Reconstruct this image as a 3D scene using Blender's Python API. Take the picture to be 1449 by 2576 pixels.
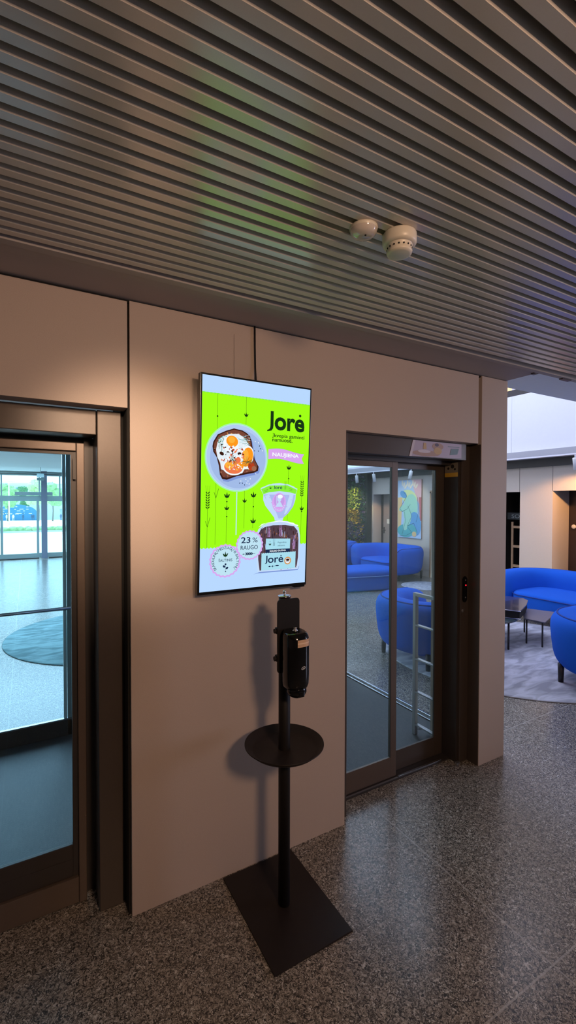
import bpy, bmesh, math, random
from math import pi, sin, cos, radians, sqrt, atan2
from mathutils import Vector, Matrix, noise
random.seed(7)
sc = bpy.context.scene
for o in list(bpy.data.objects): bpy.data.objects.remove(o)
COL = sc.collection

# ------------------------------------------------------------------ camera
cam_d = bpy.data.cameras.new('camera'); cam = bpy.data.objects.new('camera', cam_d); COL.objects.link(cam)
YAW, PITCH, ROLL = 0.5222714, 0.0196793, -0.0019266
cam.location = (0, -1.97645, 1.76)
fw = Vector((sin(YAW)*cos(PITCH), cos(YAW)*cos(PITCH), -sin(PITCH)))
rt = Vector((cos(YAW), -sin(YAW), 0)); up = rt.cross(fw)
R = Matrix((rt, up, -fw)).transposed()
cam.rotation_euler = (R @ Matrix.Rotation(-ROLL, 3, 'Z')).to_euler()
cam_d.sensor_fit = 'VERTICAL'; cam_d.sensor_height = 36.0
cam_d.lens = 1145.35/2576*36.0
cam_d.clip_start = .02; cam_d.clip_end = 600
sc.camera = cam

# ------------------------------------------------------------------ world, exposure, lights
sc.view_settings.view_transform = 'Standard'; sc.view_settings.look = 'None'
sc.view_settings.exposure = 0.0; sc.view_settings.gamma = 1; sc.view_settings.use_curve_mapping = False
w = bpy.data.worlds.new('world'); sc.world = w; w.use_nodes = True
w.node_tree.nodes['Background'].inputs[0].default_value = (.74, .90, 1, 1)
w.node_tree.nodes['Background'].inputs[1].default_value = 4.2

def lamp(name, kind, loc, target, power, color, size=.5, size_y=None, spot=None, blend=.5, angle=None):
    d = bpy.data.lights.new(name, kind); d.energy = power; d.color = color
    if kind == 'AREA':
        d.shape = 'RECTANGLE' if size_y else 'DISK'; d.size = size
        if size_y: d.size_y = size_y
    if kind == 'SPOT': d.spot_size = radians(spot); d.spot_blend = blend; d.shadow_soft_size = size
    if kind == 'SUN': d.angle = angle
    o = bpy.data.objects.new(name, d); COL.objects.link(o); o.location = loc
    o.rotation_euler = (Vector(target)-Vector(loc)).to_track_quat('-Z', 'Y').to_euler()
    return o
lamp('sun', 'SUN', (-10, 36, 42), (0, 15, 0), 7.0, (1, .97, .92), angle=.01)
lamp('atrium_skylight', 'AREA', (5.6, 5.2, 6.3), (5.6, 5.2, 0), 420, (.70, .78, 1), 4.6, 9.0)
lamp('hall_ceiling_lamp', 'AREA', (.72, -3.0, 2.52), (.82, 0, 1.2), 38, (1, .635, .41), .42)
lamp('hall_spot_lamp', 'SPOT', (.16, -1.6, 2.52), (.43, .0, 1.87), 150, (1, .70, .48), .10, spot=35, blend=1)
lamp('lobby_fill_light', 'AREA', (-.3, 8, 2.70), (-.3, 8, 0), 560, (.66, .84, 1), 3, 8)  # added bluish fill to brighten the lobby, not a fitted lamp
lamp('lounge_fill_light', 'AREA', (8.0, -3.2, 1.8), (3.0, .3, 1.4), 145, (.70, .74, 1), 2.2, 2.2)  # added cool fill from the right, no window is built there
lamp('painting_spot_lamp', 'SPOT', (6.9, 6.03, 2.35), (8.3, 6.3, 1.6), 34, (1, .84, .66), .03, spot=58)
lamp('plant_spot_lamp', 'SPOT', (7.0, 7.6, 2.35), (8.1, 8.3, 1.6), 130, (1, .82, .42), .03, spot=50)
lamp('alcove_spot_lamp', 'SPOT', (7.7, 1.7, 2.3), (8.6, 2.8, 1.3), 130, (1, .50, .18), .03, spot=70)
lamp('door_spot_lamp', 'SPOT', (7.9, 7.0, 2.3), (8.45, 7.72, .8), 45, (1, .5, .2), .03, spot=60)
pl = bpy.data.lights.new('window_portal', 'AREA'); pl.shape = 'RECTANGLE'; pl.size = 8; pl.size_y = 2.7; pl.cycles.is_portal = True
po = bpy.data.objects.new('window_portal', pl); COL.objects.link(po); po.location = (0, 14.7, 1.4); po.rotation_euler = (radians(-90), 0, 0)

# ------------------------------------------------------------------ materials
def lin(c):
    if isinstance(c, str):
        c = c.lstrip('#'); c = [int(c[i:i+2], 16) for i in (0, 2, 4)]
    return tuple((v/255/12.92 if v/255 <= .04045 else ((v/255+.055)/1.055)**2.4) for v in c)+(1,)
MATS = {}
def mat(name, color, rough=.6, metal=0, spec=.5, noise_s=None, noise_a=.1, bump=0, emit=None, coat=0):
    if name in MATS: return MATS[name]
    m = bpy.data.materials.new(name); m.use_nodes = True; nt = m.node_tree; b = nt.nodes['Principled BSDF']
    col = color if len(color) == 4 else tuple(color)+(1,)
    b.inputs['Base Color'].default_value = col; b.inputs['Roughness'].default_value = rough
    b.inputs['Metallic'].default_value = metal; b.inputs['Specular IOR Level'].default_value = spec
    b.inputs['Coat Weight'].default_value = coat
    if noise_s:
        tc = nt.nodes.new('ShaderNodeTexCoord'); n = nt.nodes.new('ShaderNodeTexNoise'); n.inputs['Scale'].default_value = noise_s
        n.inputs['Detail'].default_value = 5
        nt.links.new(tc.outputs['Object'], n.inputs['Vector'])
        mx = nt.nodes.new('ShaderNodeMix'); mx.data_type = 'RGBA'
        mx.inputs['A'].default_value = tuple(max(0, c*(1-noise_a)) for c in col[:3])+(1,)
        mx.inputs['B'].default_value = tuple(min(1, c*(1+noise_a)) for c in col[:3])+(1,)
        nt.links.new(n.outputs['Fac'], mx.inputs['Factor']); nt.links.new(mx.outputs['Result'], b.inputs['Base Color'])
        if bump:
            bp = nt.nodes.new('ShaderNodeBump'); bp.inputs['Strength'].default_value = bump; bp.inputs['Distance'].default_value = .002
            nt.links.new(n.outputs['Fac'], bp.inputs['Height']); nt.links.new(bp.outputs['Normal'], b.inputs['Normal'])
    if emit:
        b.inputs['Emission Color'].default_value = col; b.inputs['Emission Strength'].default_value = emit
    MATS[name] = m; return m
def emis(name, color, s=1.0):
    if name in MATS: return MATS[name]
    m = bpy.data.materials.new(name); m.use_nodes = True; nt = m.node_tree; nt.nodes.clear()
    e = nt.nodes.new('ShaderNodeEmission'); e.inputs[0].default_value = lin(color); e.inputs[1].default_value = s
    o = nt.nodes.new('ShaderNodeOutputMaterial'); nt.links.new(e.outputs[0], o.inputs[0]); MATS[name] = m; return m
def glass(name, tint, refl=.06):
    m = bpy.data.materials.new(name); m.use_nodes = True; nt = m.node_tree; nt.nodes.clear()
    t = nt.nodes.new('ShaderNodeBsdfTransparent'); t.inputs[0].default_value = tint
    g = nt.nodes.new('ShaderNodeBsdfGlossy'); g.inputs['Roughness'].default_value = .01; g.inputs[0].default_value = (.9, .95, 1, 1)
    f = nt.nodes.new('ShaderNodeFresnel'); f.inputs[0].default_value = 1.45
    x = nt.nodes.new('ShaderNodeMixShader'); o = nt.nodes.new('ShaderNodeOutputMaterial')
    ge = nt.nodes.new('ShaderNodeNewGeometry'); mr = nt.nodes.new('ShaderNodeMapRange'); mr.inputs['To Min'].default_value = 1.45; mr.inputs['To Max'].default_value = 1/1.45
    nt.links.new(ge.outputs['Backfacing'], mr.inputs['Value']); nt.links.new(mr.outputs[0], f.inputs[0])
    nt.links.new(f.outputs[0], x.inputs[0]); nt.links.new(t.outputs[0], x.inputs[1]); nt.links.new(g.outputs[0], x.inputs[2]); nt.links.new(x.outputs[0], o.inputs[0])
    MATS[name] = m; return m

WALL = mat('beige_wall_panel', (.50, .40, .335), .55, noise_s=320, noise_a=.10, bump=.15)
SOFFIT = mat('soffit_paint', (.43, .385, .36), .7, noise_s=300, noise_a=.08)
SLAT = mat('grey_metal_slat', (.66, .605, .545), .20, metal=.05, spec=1.0, noise_s=400, noise_a=.05)
DARKBACK = mat('black_backing', (.012, .011, .010), .9)
BRONZE = mat('bronze_door_frame', (.078, .060, .050), .36, metal=.2, noise_s=90, noise_a=.08)
BRONZE_L = mat('bronze_door_leaf', (.135, .10, .08), .38, metal=.3, noise_s=90, noise_a=.08)
BRONZE_D = mat('dark_bronze_profile', (.045, .038, .036), .45, metal=.2)
BLACKM = mat('black_powder_coat', (.010, .008, .0075), .55, spec=.3, noise_s=60, noise_a=.15)
BASEP = mat('dark_base_plate', (.017, .0115, .010), .5, spec=.35, noise_s=30, noise_a=.2)
BLACKG = mat('glossy_black_plastic', (.004, .004, .0045), .10, spec=.5)
BEZEL = mat('screen_bezel', (.008, .008, .009), .25)
CHROME = mat('brushed_steel', (.62, .62, .64), .22, metal=1)
STEELD = mat('dull_aluminium', (.42, .42, .43), .35, metal=.9)
WHITEP = mat('white_plastic', (.70, .66, .58), .35)
CLEARP = mat('pale_glossy_plastic', (.60, .55, .52), .08, coat=.8)
LWALL = mat('lounge_beige_wall', (.60, .52, .44), .7, noise_s=40, noise_a=.04)
WHITEW = mat('white_wall_paint', (.80, .80, .86), .7, noise_s=20, noise_a=.02)
GREYC = mat('grey_ceiling_paint', (.42, .42, .46), .8, noise_s=20, noise_a=.03)
LOBC = mat('lobby_ceiling_paint', (.82, .82, .83), .8, noise_s=20, noise_a=.03)
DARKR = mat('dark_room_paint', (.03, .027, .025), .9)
BLUE = mat('blue_wool_fabric', (.010, .105, .60), .9, spec=.2, noise_s=260, noise_a=.18, bump=.3)
BLUED = mat('blue_piping', (.006, .035, .26), .8)
LEGM = mat('black_wood_leg', (.02, .015, .018), .4)
RUGM = mat('grey_blue_rug', (.42, .42, .50), .95)
MATM = mat('entrance_mat_fibre', (.040, .043, .048), .5, noise_s=500, noise_a=.3, bump=.4)
WOOD = mat('light_brown_wood', (.42, .26, .15), .5, noise_s=12, noise_a=.15)
PAVE = mat('pale_paving', (.80, .80, .78), .9, noise_s=1.2, noise_a=.06)
LEAF_A = mat('deep_green_leaf', (.02, .09, .035), .6)
LEAF_B = mat('mid_green_leaf', (.10, .22, .04), .6)
LEAF_C = mat('yellow_green_leaf', (.42, .42, .06), .6)
LEAF_D = mat('purple_leaf', (.12, .08, .16), .6)
LEAF_E = mat('amber_leaf', (.52, .30, .03), .6)
TREE_A = mat('tree_foliage_green', (.28, .42, .18), .8, noise_s=2, noise_a=.4)
TREE_B = mat('tree_foliage_bright', (.46, .62, .26), .8, noise_s=2, noise_a=.3)
TREE_C = mat('tree_foliage_dark', (.10, .22, .09), .8, noise_s=2, noise_a=.4)
TRUNK = mat('bark', (.20, .16, .13), .9)
GLASS_L = glass('blue_green_tinted_glass', (.78, .93, 1, 1))
GLASS_R = glass('clear_door_glass', (.90, .95, .96, 1))
GLASS_W = glass('window_glass', (.92, .97, .98, 1))

# rug: streaked pile
def rug_material(M_, ca, cb):
    nt = M_.node_tree; b = nt.nodes['Principled BSDF']; tc = nt.nodes.new('ShaderNodeTexCoord'); mp = nt.nodes.new('ShaderNodeMapping')
    mp.inputs['Scale'].default_value = (2.2, 6, 1); n = nt.nodes.new('ShaderNodeTexNoise'); n.inputs['Scale'].default_value = 2.2; n.inputs['Detail'].default_value = 6
    n.inputs['Distortion'].default_value = .8
    r = nt.nodes.new('ShaderNodeValToRGB'); r.color_ramp.elements[0].position = .38; r.color_ramp.elements[0].color = ca
    r.color_ramp.elements[1].position = .62; r.color_ramp.elements[1].color = cb
    nt.links.new(tc.outputs['Object'], mp.inputs[0]); nt.links.new(mp.outputs[0], n.inputs['Vector']); nt.links.new(n.outputs['Fac'], r.inputs[0]); nt.links.new(r.outputs[0], b.inputs['Base Color'])
rug_material(RUGM, (.29, .29, .34, 1), (.52, .52, .60, 1))
RUGT = mat('teal_rug', (.2, .3, .32), .95); rug_material(RUGT, (.10, .17, .18, 1), (.22, .33, .34, 1))

# terrazzo
def terrazzo():
    m = bpy.data.materials.new('terrazzo'); m.use_nodes = True; nt = m.node_tree; b = nt.nodes['Principled BSDF']; N = nt.nodes.new; K = nt.links.new
    tc = N('ShaderNodeTexCoord')
    nz = N('ShaderNodeTexNoise'); nz.inputs['Scale'].default_value = 45; nz.inputs['Detail'].default_value = 1
    K(tc.outputs['Object'], nz.inputs['Vector'])
    md = N('ShaderNodeMix'); md.data_type = 'RGBA'; md.blend_type = 'LINEAR_LIGHT'; md.inputs['Factor'].default_value = .032
    K(tc.outputs['Object'], md.inputs['A']); K(nz.outputs['Color'], md.inputs['B'])
    v = N('ShaderNodeTexVoronoi'); v.inputs['Scale'].default_value = 110; K(md.outputs['Result'], v.inputs['Vector'])
    sp = N('ShaderNodeSeparateColor'); K(v.outputs['Color'], sp.inputs[0])
    r = N('ShaderNodeValToRGB'); r.color_ramp.interpolation = 'CONSTANT'; e = r.color_ramp.elements
    e[0].position = 0; e[0].color = (.10, .088, .076, 1); e[1].position = .24; e[1].color = (.17, .148, .126, 1)
    for p, c in ((.46, (.225, .197, .168, 1)), (.70, (.33, .292, .250, 1)), (.92, (.56, .53, .49, 1))):
        q = e.new(p); q.color = c
    K(sp.outputs[0], r.inputs[0])
    # dark and pale worm-like flecks between the chips
    def fleck(scale, centre, width, off):
        n2 = N('ShaderNodeTexNoise'); n2.inputs['Scale'].default_value = scale; n2.inputs['Detail'].default_value = 1.5; n2.inputs['Distortion'].default_value = .6
        ad = N('ShaderNodeVectorMath'); ad.operation = 'ADD'; ad.inputs[1].default_value = (off, off*.7, 0); K(tc.outputs['Object'], ad.inputs[0]); K(ad.outputs[0], n2.inputs['Vector'])
        a = N('ShaderNodeMath'); a.operation = 'SUBTRACT'; K(n2.outputs['Fac'], a.inputs[0]); a.inputs[1].default_value = centre
        b2 = N('ShaderNodeMath'); b2.operation = 'ABSOLUTE'; K(a.outputs[0], b2.inputs[0])
        l = N('ShaderNodeMath'); l.operation = 'LESS_THAN'; l.inputs[1].default_value = width; K(b2.outputs[0], l.inputs[0]); return l
    f1 = fleck(74, .46, .032, 3.1); f2 = fleck(82, .57, .030, 9.7)
    m0 = N('ShaderNodeMix'); m0.data_type = 'RGBA'; K(f2.outputs[0], m0.inputs['Factor']); K(r.outputs[0], m0.inputs['A']); m0.inputs['B'].default_value = (.44, .395, .345, 1)
    mx = N('ShaderNodeMix'); mx.data_type = 'RGBA'; K(f1.outputs[0], mx.inputs['Factor']); K(m0.outputs['Result'], mx.inputs['A']); mx.inputs['B'].default_value = (.036, .034, .032, 1)
    # joints
    sx = N('ShaderNodeSeparateXYZ'); K(tc.outputs['Object'], sx.inputs[0])
    def joint(sock, off, step):
        a = N('ShaderNodeMath'); a.operation = 'SUBTRACT'; K(sock, a.inputs[0]); a.inputs[1].default_value = off-step/2
        f = N('ShaderNodeMath'); f.operation = 'FLOORED_MODULO'; K(a.outputs[0], f.inputs[0]); f.inputs[1].default_value = step
        s = N('ShaderNodeMath'); s.operation = 'SUBTRACT'; K(f.outputs[0], s.inputs[0]); s.inputs[1].default_value = step/2
        ab = N('ShaderNodeMath'); ab.operation = 'ABSOLUTE'; K(s.outputs[0], ab.inputs[0])
        l = N('ShaderNodeMath'); l.operation = 'LESS_THAN'; l.inputs[1].default_value = .0035; K(ab.outputs[0], l.inputs[0]); return l
    j1 = joint(sx.outputs[1], .215, 1.222); j2 = joint(sx.outputs[0], 3.59, 1.862)
    jm = N('ShaderNodeMath'); jm.operation = 'MAXIMUM'; K(j1.outputs[0], jm.inputs[0]); K(j2.outputs[0], jm.inputs[1])
    jf = N('ShaderNodeMath'); jf.operation = 'MULTIPLY'; K(jm.outputs[0], jf.inputs[0]); jf.inputs[1].default_value = .55
    m2 = N('ShaderNodeMix'); m2.data_type = 'RGBA'; K(jf.outputs[0], m2.inputs['Factor']); K(mx.outputs['Result'], m2.inputs['A']); m2.inputs['B'].default_value = (.46, .44, .41, 1)
    K(m2.outputs['Result'], b.inputs['Base Color']); b.inputs['Roughness'].default_value = .23; b.inputs['Specular IOR Level'].default_value = .5
    return m
TERR = terrazzo()

# ------------------------------------------------------------------ helpers
class MB:
    def __init__(s): s.bm = bmesh.new(); s.mi = 0
    def _faces(s, fs):
        for f in fs: f.material_index = s.mi
    def box(s, x0, x1, y0, y1, z0, z1, bev=0, M=None):
        t = bmesh.new(); bmesh.ops.create_cube(t, size=1)
        bmesh.ops.scale(t, vec=(x1-x0, y1-y0, z1-z0), verts=t.verts); bmesh.ops.translate(t, vec=((x0+x1)/2, (y0+y1)/2, (z0+z1)/2), verts=t.verts)
        if bev: bmesh.ops.bevel(t, geom=t.edges[:], offset=bev, segments=2, affect='EDGES', profile=.6)
        s.add(t, M); return s
    def add(s, t, M=None):
        if M: bmesh.ops.transform(t, matrix=M, verts=t.verts)
        mp = {v: s.bm.verts.new(v.co) for v in t.verts}
        for f in t.faces:
            try: g = s.bm.faces.new([mp[v] for v in f.verts]); g.material_index = s.mi; g.smooth = f.smooth
            except ValueError: pass
        t.free()
    def lathe(s, prof, seg=32, M=None, smooth=True):
        t = bmesh.new(); rings = []
        for r, z in prof:
            rings.append([t.verts.new((r*cos(2*pi*k/seg), r*sin(2*pi*k/seg), z)) for k in range(seg)] if r > 1e-6 else [t.verts.new((0, 0, z))])
        for a, b in zip(rings, rings[1:]):
            for k in range(seg):
                q = [a[k % len(a)], a[(k+1) % len(a)], b[(k+1) % len(b)], b[k % len(b)]]
                u = []
                for v in q:
                    if v not in u: u.append(v)
                if len(u) > 2: f = t.faces.new(u); f.smooth = smooth
        s.add(t, M); return s
    def tube(s, pts, r, seg=10, caps=True):
        pts = [Vector(p) for p in pts]; t = bmesh.new(); rings = []
        for i, p in enumerate(pts):
            d = (pts[min(i+1, len(pts)-1)]-pts[max(i-1, 0)]).normalized()
            a = d.cross(Vector((0, 0, 1)) if abs(d.z) < .9 else Vector((1, 0, 0))).normalized(); b = d.cross(a)
            rr = r[i] if isinstance(r, (list, tuple)) else r
            rings.append([t.verts.new(p+a*rr*cos(2*pi*k/seg)+b*rr*sin(2*pi*k/seg)) for k in range(seg)])
        for A, B in zip(rings, rings[1:]):
            for k in range(seg): f = t.faces.new([A[k], A[(k+1) % seg], B[(k+1) % seg], B[k]]); f.smooth = True
        if caps: t.faces.new(rings[0][::-1]); t.faces.new(rings[-1])
        s.add(t); return s
    def prism(s, poly, z0, z1, M=None, bev=0):
        t = bmesh.new(); b = [t.verts.new((x, y, z0)) for x, y in poly]; c = [t.verts.new((x, y, z1)) for x, y in poly]
        t.faces.new(b[::-1]); t.faces.new(c); n = len(poly)
        for k in range(n): t.faces.new([b[k], b[(k+1) % n], c[(k+1) % n], c[k]])
        if bev: bmesh.ops.bevel(t, geom=[e for e in t.edges if abs(e.verts[0].co.z-e.verts[1].co.z) < 1e-6], offset=bev, segments=2, affect='EDGES')
        s.add(t, M); return s
    def poly(s, pts):
        f = s.bm.faces.new([s.bm.verts.new(p) for p in pts]); f.material_index = s.mi; return s
    def build(s, name, mats, parent=None, smooth=None, fix=True):
        if fix: bmesh.ops.recalc_face_normals(s.bm, faces=s.bm.faces)
        me = bpy.data.meshes.new(name); s.bm.to_mesh(me); s.bm.free()
        for m in (mats if isinstance(mats, (list, tuple)) else [mats]): me.materials.append(m)
        if smooth:
            for p in me.polygons: p.use_smooth = True
        o = bpy.data.objects.new(name, me); COL.objects.link(o)
        if parent: o.parent = parent
        return o
def tag(o, label=None, cat=None, group=None, kind=None):
    for k, v in (('label', label), ('category', cat), ('group', group), ('kind', kind)):
        if v: o[k] = v
    return o
def thing(name, label, cat, loc=(0, 0, 0), rz=0, group=None, rx=0):
    o = bpy.data.objects.new(name, None); COL.objects.link(o); o.location = loc; o.rotation_euler = (rx, 0, rz); o.empty_display_size = .1
    return tag(o, label, cat, group)
def struct_empty(name, loc=(0, 0, 0)):
    o = bpy.data.objects.new(name, None); COL.objects.link(o); o.location = loc; o['kind'] = 'structure'; return o
def struct(name, mb, m):
    o = mb.build(name, m); o['kind'] = 'structure'; return o
def copy_tree(o, parent=None):
    c = o.copy(); COL.objects.link(c)
    if parent: c.parent = parent
    for ch in o.children: copy_tree(ch, c)
    return c
def rrect(x0, x1, y0, y1, r, n=6):
    P = []
    for cx, cy, a0 in ((x1-r, y1-r, 0), (x0+r, y1-r, 90), (x0+r, y0+r, 180), (x1-r, y0+r, 270)):
        for k in range(n+1):
            a = radians(a0+90*k/n); P.append((cx+r*cos(a), cy+r*sin(a)))
    return P
XZ = Matrix(((1, 0, 0, 0), (0, 0, 1, 0), (0, 1, 0, 0), (0, 0, 0, 1)))   # (x, y, z) -> (x, z, y): lays a prism's outline in the wall plane
YZ = Matrix(((0, 0, 1, 0), (1, 0, 0, 0), (0, 1, 0, 0), (0, 0, 0, 1)))   # (x, y, z) -> (z, x, y)

ZT = 2.601
# ------------------------------------------------------------------ shell: hall side
struct('floor', MB().box(-3.6, 8.3, -6.1, 14.9, -.12, 0), TERR)
# panel wall with two door openings
struct('wall_left', MB().box(-3.6, .369, 0, .09, 2.153, 2.592, .002), WALL)
struct('wall_middle', MB().box(.378, 1.498, 0, .30, 0, 2.596).box(1.498, 2.578, 0, .09, 2.153, 2.596), WALL)
struct('wall_right', MB().box(2.612, 2.88, 0, .42, 0, 2.60, .002), WALL)
struct('trim_1', MB().box(.3685, .3775, .02, .10, 0, 2.601).box(.3585, .3775, .10, .30, 0, 2.601).box(2.578, 2.612, .03, .10, 2.15, 2.601).box(-3.6, 2.88, .012, .10, 2.592, 2.603), DARKBACK)
crk = MB()
pz = 2.545; px_ = .846
while pz > 2.335:
    nx = .846+random.uniform(-.0015, .0015); crk.poly([(px_-.0006, -.0008, pz), (px_+.0006, -.0008, pz), (nx+.0006, -.0008, pz-.021), (nx-.0006, -.0008, pz-.021)]); px_ = nx; pz -= .02
wm = bpy.data.objects['wall_middle']; c = crk.build('hairline_crack', BRONZE_D, wm); c['label'] = 'dark hairline crack above the screen'
# soffit strip and its trim, slatted ceiling
struct('trim_2', MB().box(-3.6, 2.872, -.223, .10, 2.603, 2.66), SOFFIT)
struct('trim_3', MB().box(-3.6, 8.3, -.262, -.224, 2.596, 2.66, .002), SOFFIT)
struct('trim_4', MB().box(2.84, 2.872, -.222, -.19, 2.595, 2.603).box(3.10, 3.2, -.25, -.224, 2.588, 2.597), BRONZE)
sl = MB(); prof = [(-.0015, 0), (-.0275, 0), (-.030, .0025), (-.030, .038), (0, .038), (0, .0015)]
for k in range(0, 118):
    ye = -.2815-.05*k; t = bmesh.new(); A, B = [], []
    for (dy, dz) in prof:
        A.append(t.verts.new((-3.6, ye+dy+.0378, ZT+dz))); B.append(t.verts.new((8.3, ye+dy-.087, ZT+dz)))
    n = len(prof)
    for q in range(n): t.faces.new([A[q], A[(q+1) % n], B[(q+1) % n], B[q]])
    t.faces.new(A[::-1]); t.faces.new(B); sl.add(t)
struct('ceiling', sl, SLAT)
struct('ceiling_backing', MB().box(-3.6, 8.3, -6.1, -.23, 2.640, 2.70), DARKBACK).name = 'ceiling_1'
# enclosing walls behind the viewer
struct('wall_rear', MB().box(-3.6, 8.4, -6.2, -6.1, 0, 2.7), WALL)
struct('wall_hall_left', MB().box(-3.7, -3.6, -6.2, 14.9, 0, 2.9), WALL)

# ------------------------------------------------------------------ door 1 (left) fixed light with bronze frame
d1 = struct_empty('door_1', (-.4, .2, 0))
def child(mb, name, m, par, label=None):
    o = mb.build(name, m); o.parent = par; o.matrix_parent_inverse = Matrix.Translation(-Vector(par.location))
    if label: o['label'] = label
    return o
child(MB().box(.262, .358, .09, .30, 0, 2.150, .003), 'door_jamb', BRONZE, d1)
child(MB().box(-3.5, .260, .10, .30, 2.046, 2.150, .003), 'lintel', BRONZE, d1)
child(MB().box(.232, .262, .24, .30, 0, 2.046).box(.224, .262, .235, .30, 0, 2.046).box(-3.5, .262, .26, .30, 2.022, 2.046), 'frame_recess', BRONZE_D, d1)
child(MB().box(.190, .222, .185, .225, .0, 2.018, .003).box(-1.2, .1895, .185, .225, 1.982, 2.018, .003).box(-1.2, .1895, .185, .225, .004, .118, .003), 'leaf_frame', BRONZE_L, d1)
lf = child(MB().box(.168, .190, .200, .222, .118, 1.982).box(-1.2, .168, .200, .222, 1.968, 1.982).box(-1.2, .168, .200, .222, .118, .195, .002).box(-1.2, .168, .196, .216, .196, .262, .003), 'glazing_bead', BRONZE_D, d1)
child(MB().box(-1.2, .17, .206, .214, .26, 1.97), 'glass_pane', GLASS_L, d1)
child(MB().box(.176, .188, .178, .186, 1.86, 1.90).box(.176, .188, .180, .185, 1.885, 1.95), 'lock_plate', BRONZE_D, d1)
child(MB().box(-1.24, -1.20, .185, .225, 0, 2.018, .003).box(-3.5, -1.24, .19, .22, 0, 2.02), 'far_leaf', BRONZE_L, d1)

# ------------------------------------------------------------------ door 2 (right) two sliding leaves
d2 = struct_empty('door_2', (2.05, .2, 0))
child(MB().box(1.499, 1.545, .045, .26, 0, 2.153, .002), 'door_jamb', BRONZE, d2)
child(MB().box(2.531, 2.611, .09, .30, 0, 2.153, .003), 'door_jamb', BRONZE, d2)
child(MB().box(2.6085, 2.6115, .003, .09, 0, 2.15), 'jamb_lining', BRONZE, d2)
child(MB().box(2.514, 2.531, .105, .30, 0, 2.06), 'pocket_panel', BRONZE_D, d2)
child(MB().box(1.545, 2.531, .055, .16, 2.045, 2.153, .002), 'lintel', BRONZE, d2)
child(MB().box(1.545, 2.531, .16, .30, 2.02, 2.153), 'track_cover', BRONZE_D, d2)
def leaf(x0, x1, y0, y1, sl_, sr, mats, lab):
    z0, z1 = .012, 2.06
    fr = MB().box(x1-sr, x1, y0, y1, z0, z1, .002).box(x0, x1-sr, y0, y1, z0, .142, .002).box(x0, x1-sr, y0, y1, 1.985, z1, .002)
    if sl_: fr.box(x0, x0+sl_, y0-.001, y1+.001, z0, z1, .002)
    o = child(fr, 'sliding_leaf', mats, d2, lab)
    g = MB().box(x0+sl_, x1-sr, y1-.010, y1-.003, .14, 1.987).build('glass_pane', GLASS_R); g.parent = o
    s_ = MB().box(x1-sr-.004, x1-sr, y0-.001, y0+.003, .14, 1.987).build('glazing_bead', BRONZE_D); s_.parent = o
leaf(1.50, 2.046, .182, .197, 0, .048, BRONZE_L, 'left sliding leaf of the right door')
leaf(2.028, 2.512, .222, .237, .02, .078, BRONZE, 'right sliding leaf of the right door')
child(MB().box(1.545, 2.531, .155, .27, 0, .010, .001), 'door_sill', BRONZE_D, d2)
child(MB().box(2.05, 2.44, .160, .174, .0, .016, .002), 'sill_strip', CHROME, d2, 'bright steel strip in the sill')
child(MB().box(1.46, 2.046, .160, .170, 0.0, .012).box(2.50, 2.53, .08, .10, 0, .012), 'floor_guide', STEELD, d2)

# ------------------------------------------------------------------ vestibule behind the doors
struct('ceiling_2', MB().box(-3.6, 2.9, .30, 1.9, 2.36, 2.42), LOBC)
d3 = struct_empty('door_3', (-.4, 1.83, 0))
child(MB().box(-1.1, .30, 1.81, 1.86, 0, .122, .003), 'bottom_rail', BRONZE_D, d3)
child(MB().box(-1.1, .30, 1.805, 1.83, .122, .132), 'glazing_bead', STEELD, d3)
child(MB().box(.236, .258, 1.815, 1.85, .13, 2.3), 'door_stile', mat('green_glass_edge', (.70, .85, .85), .2), d3)
child(MB().box(.262, .32, 1.81, 1.86, 0, 2.36), 'fixed_stile', mat('grey_green_stile', (.34, .44, .43), .3), d3)
child(MB().box(-1.1, .30, 1.828, 1.838, .13, 2.3), 'glass_pane', GLASS_W, d3)
child(MB().box(-3.5, 2.9, 1.81, 1.86, 2.30, 2.36), 'top_rail', BRONZE_D, d3)
child(MB().tube([(-1.1, 1.775, .972), (.285, 1.775, .972)], .013).tube([(.27, 1.775, .972), (.27, 1.83, .972)], .009).tube([(-.9, 1.775, .972), (-.9, 1.83, .972)], .009), 'push_bar', CHROME, d3)
child(MB().box(.345, 2.80, 1.83, 1.84, .05, 2.3).box(-3.5, -1.12, 1.83, 1.84, .05, 2.3), 'side_glass', GLASS_W, d3)
w1 = struct_empty('window_1', (2.83, 1.0, 0))
child(MB().box(2.824, 2.834, .43, 1.80, .03, 2.27), 'glass_pane', GLASS_W, w1)
child(MB().box(2.80, 2.815, .30, 1.82, 0, .018, .002).box(2.838, 2.855, .43, 1.82, 0, .030, .002), 'bottom_rail', CHROME, w1)
child(MB().box(2.80, 2.86, .30, 1.81, 2.27, 2.36).box(2.80, 2.86, 1.80, 1.86, 0, 2.36), 'window_frame', BRONZE_D, w1)
tag(MB().box(-3.4, 2.79, .31, 1.79, .001, .010).build('entrance_mat', MATM), 'dark grey entrance mat covering the vestibule floor behind the doors', 'mat')
# guard rail
g = thing('guard_rail', 'steel ladder-shaped guard rail standing inside the right glass door', 'rail', (2.6, .42, 0))
def gbox(x0, x1, y0, y1, z0, z1, name):
    return MB().box(x0-2.6, x1-2.6, y0-.42, y1-.42, z0, z1, .0015).build(name, STEELD, g)
gbox(2.535, 2.565, .500, .528, .011, 1.085, 'post'); gbox(2.535, 2.565, .275, .303, .011, 1.085, 'post')
gbox(2.535, 2.565, .303, .500, 1.060, 1.085, 'top_rail')
for z in (.835, .58, .33, .08): gbox(2.535, 2.565, .303, .500, z, z+.012, 'rung')
MB().tube([(-.05, .06, .06), (.0, .03, .06), (.03, .02, .02)], .007, 8).build('floor_stop', CHROME, g)

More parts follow.
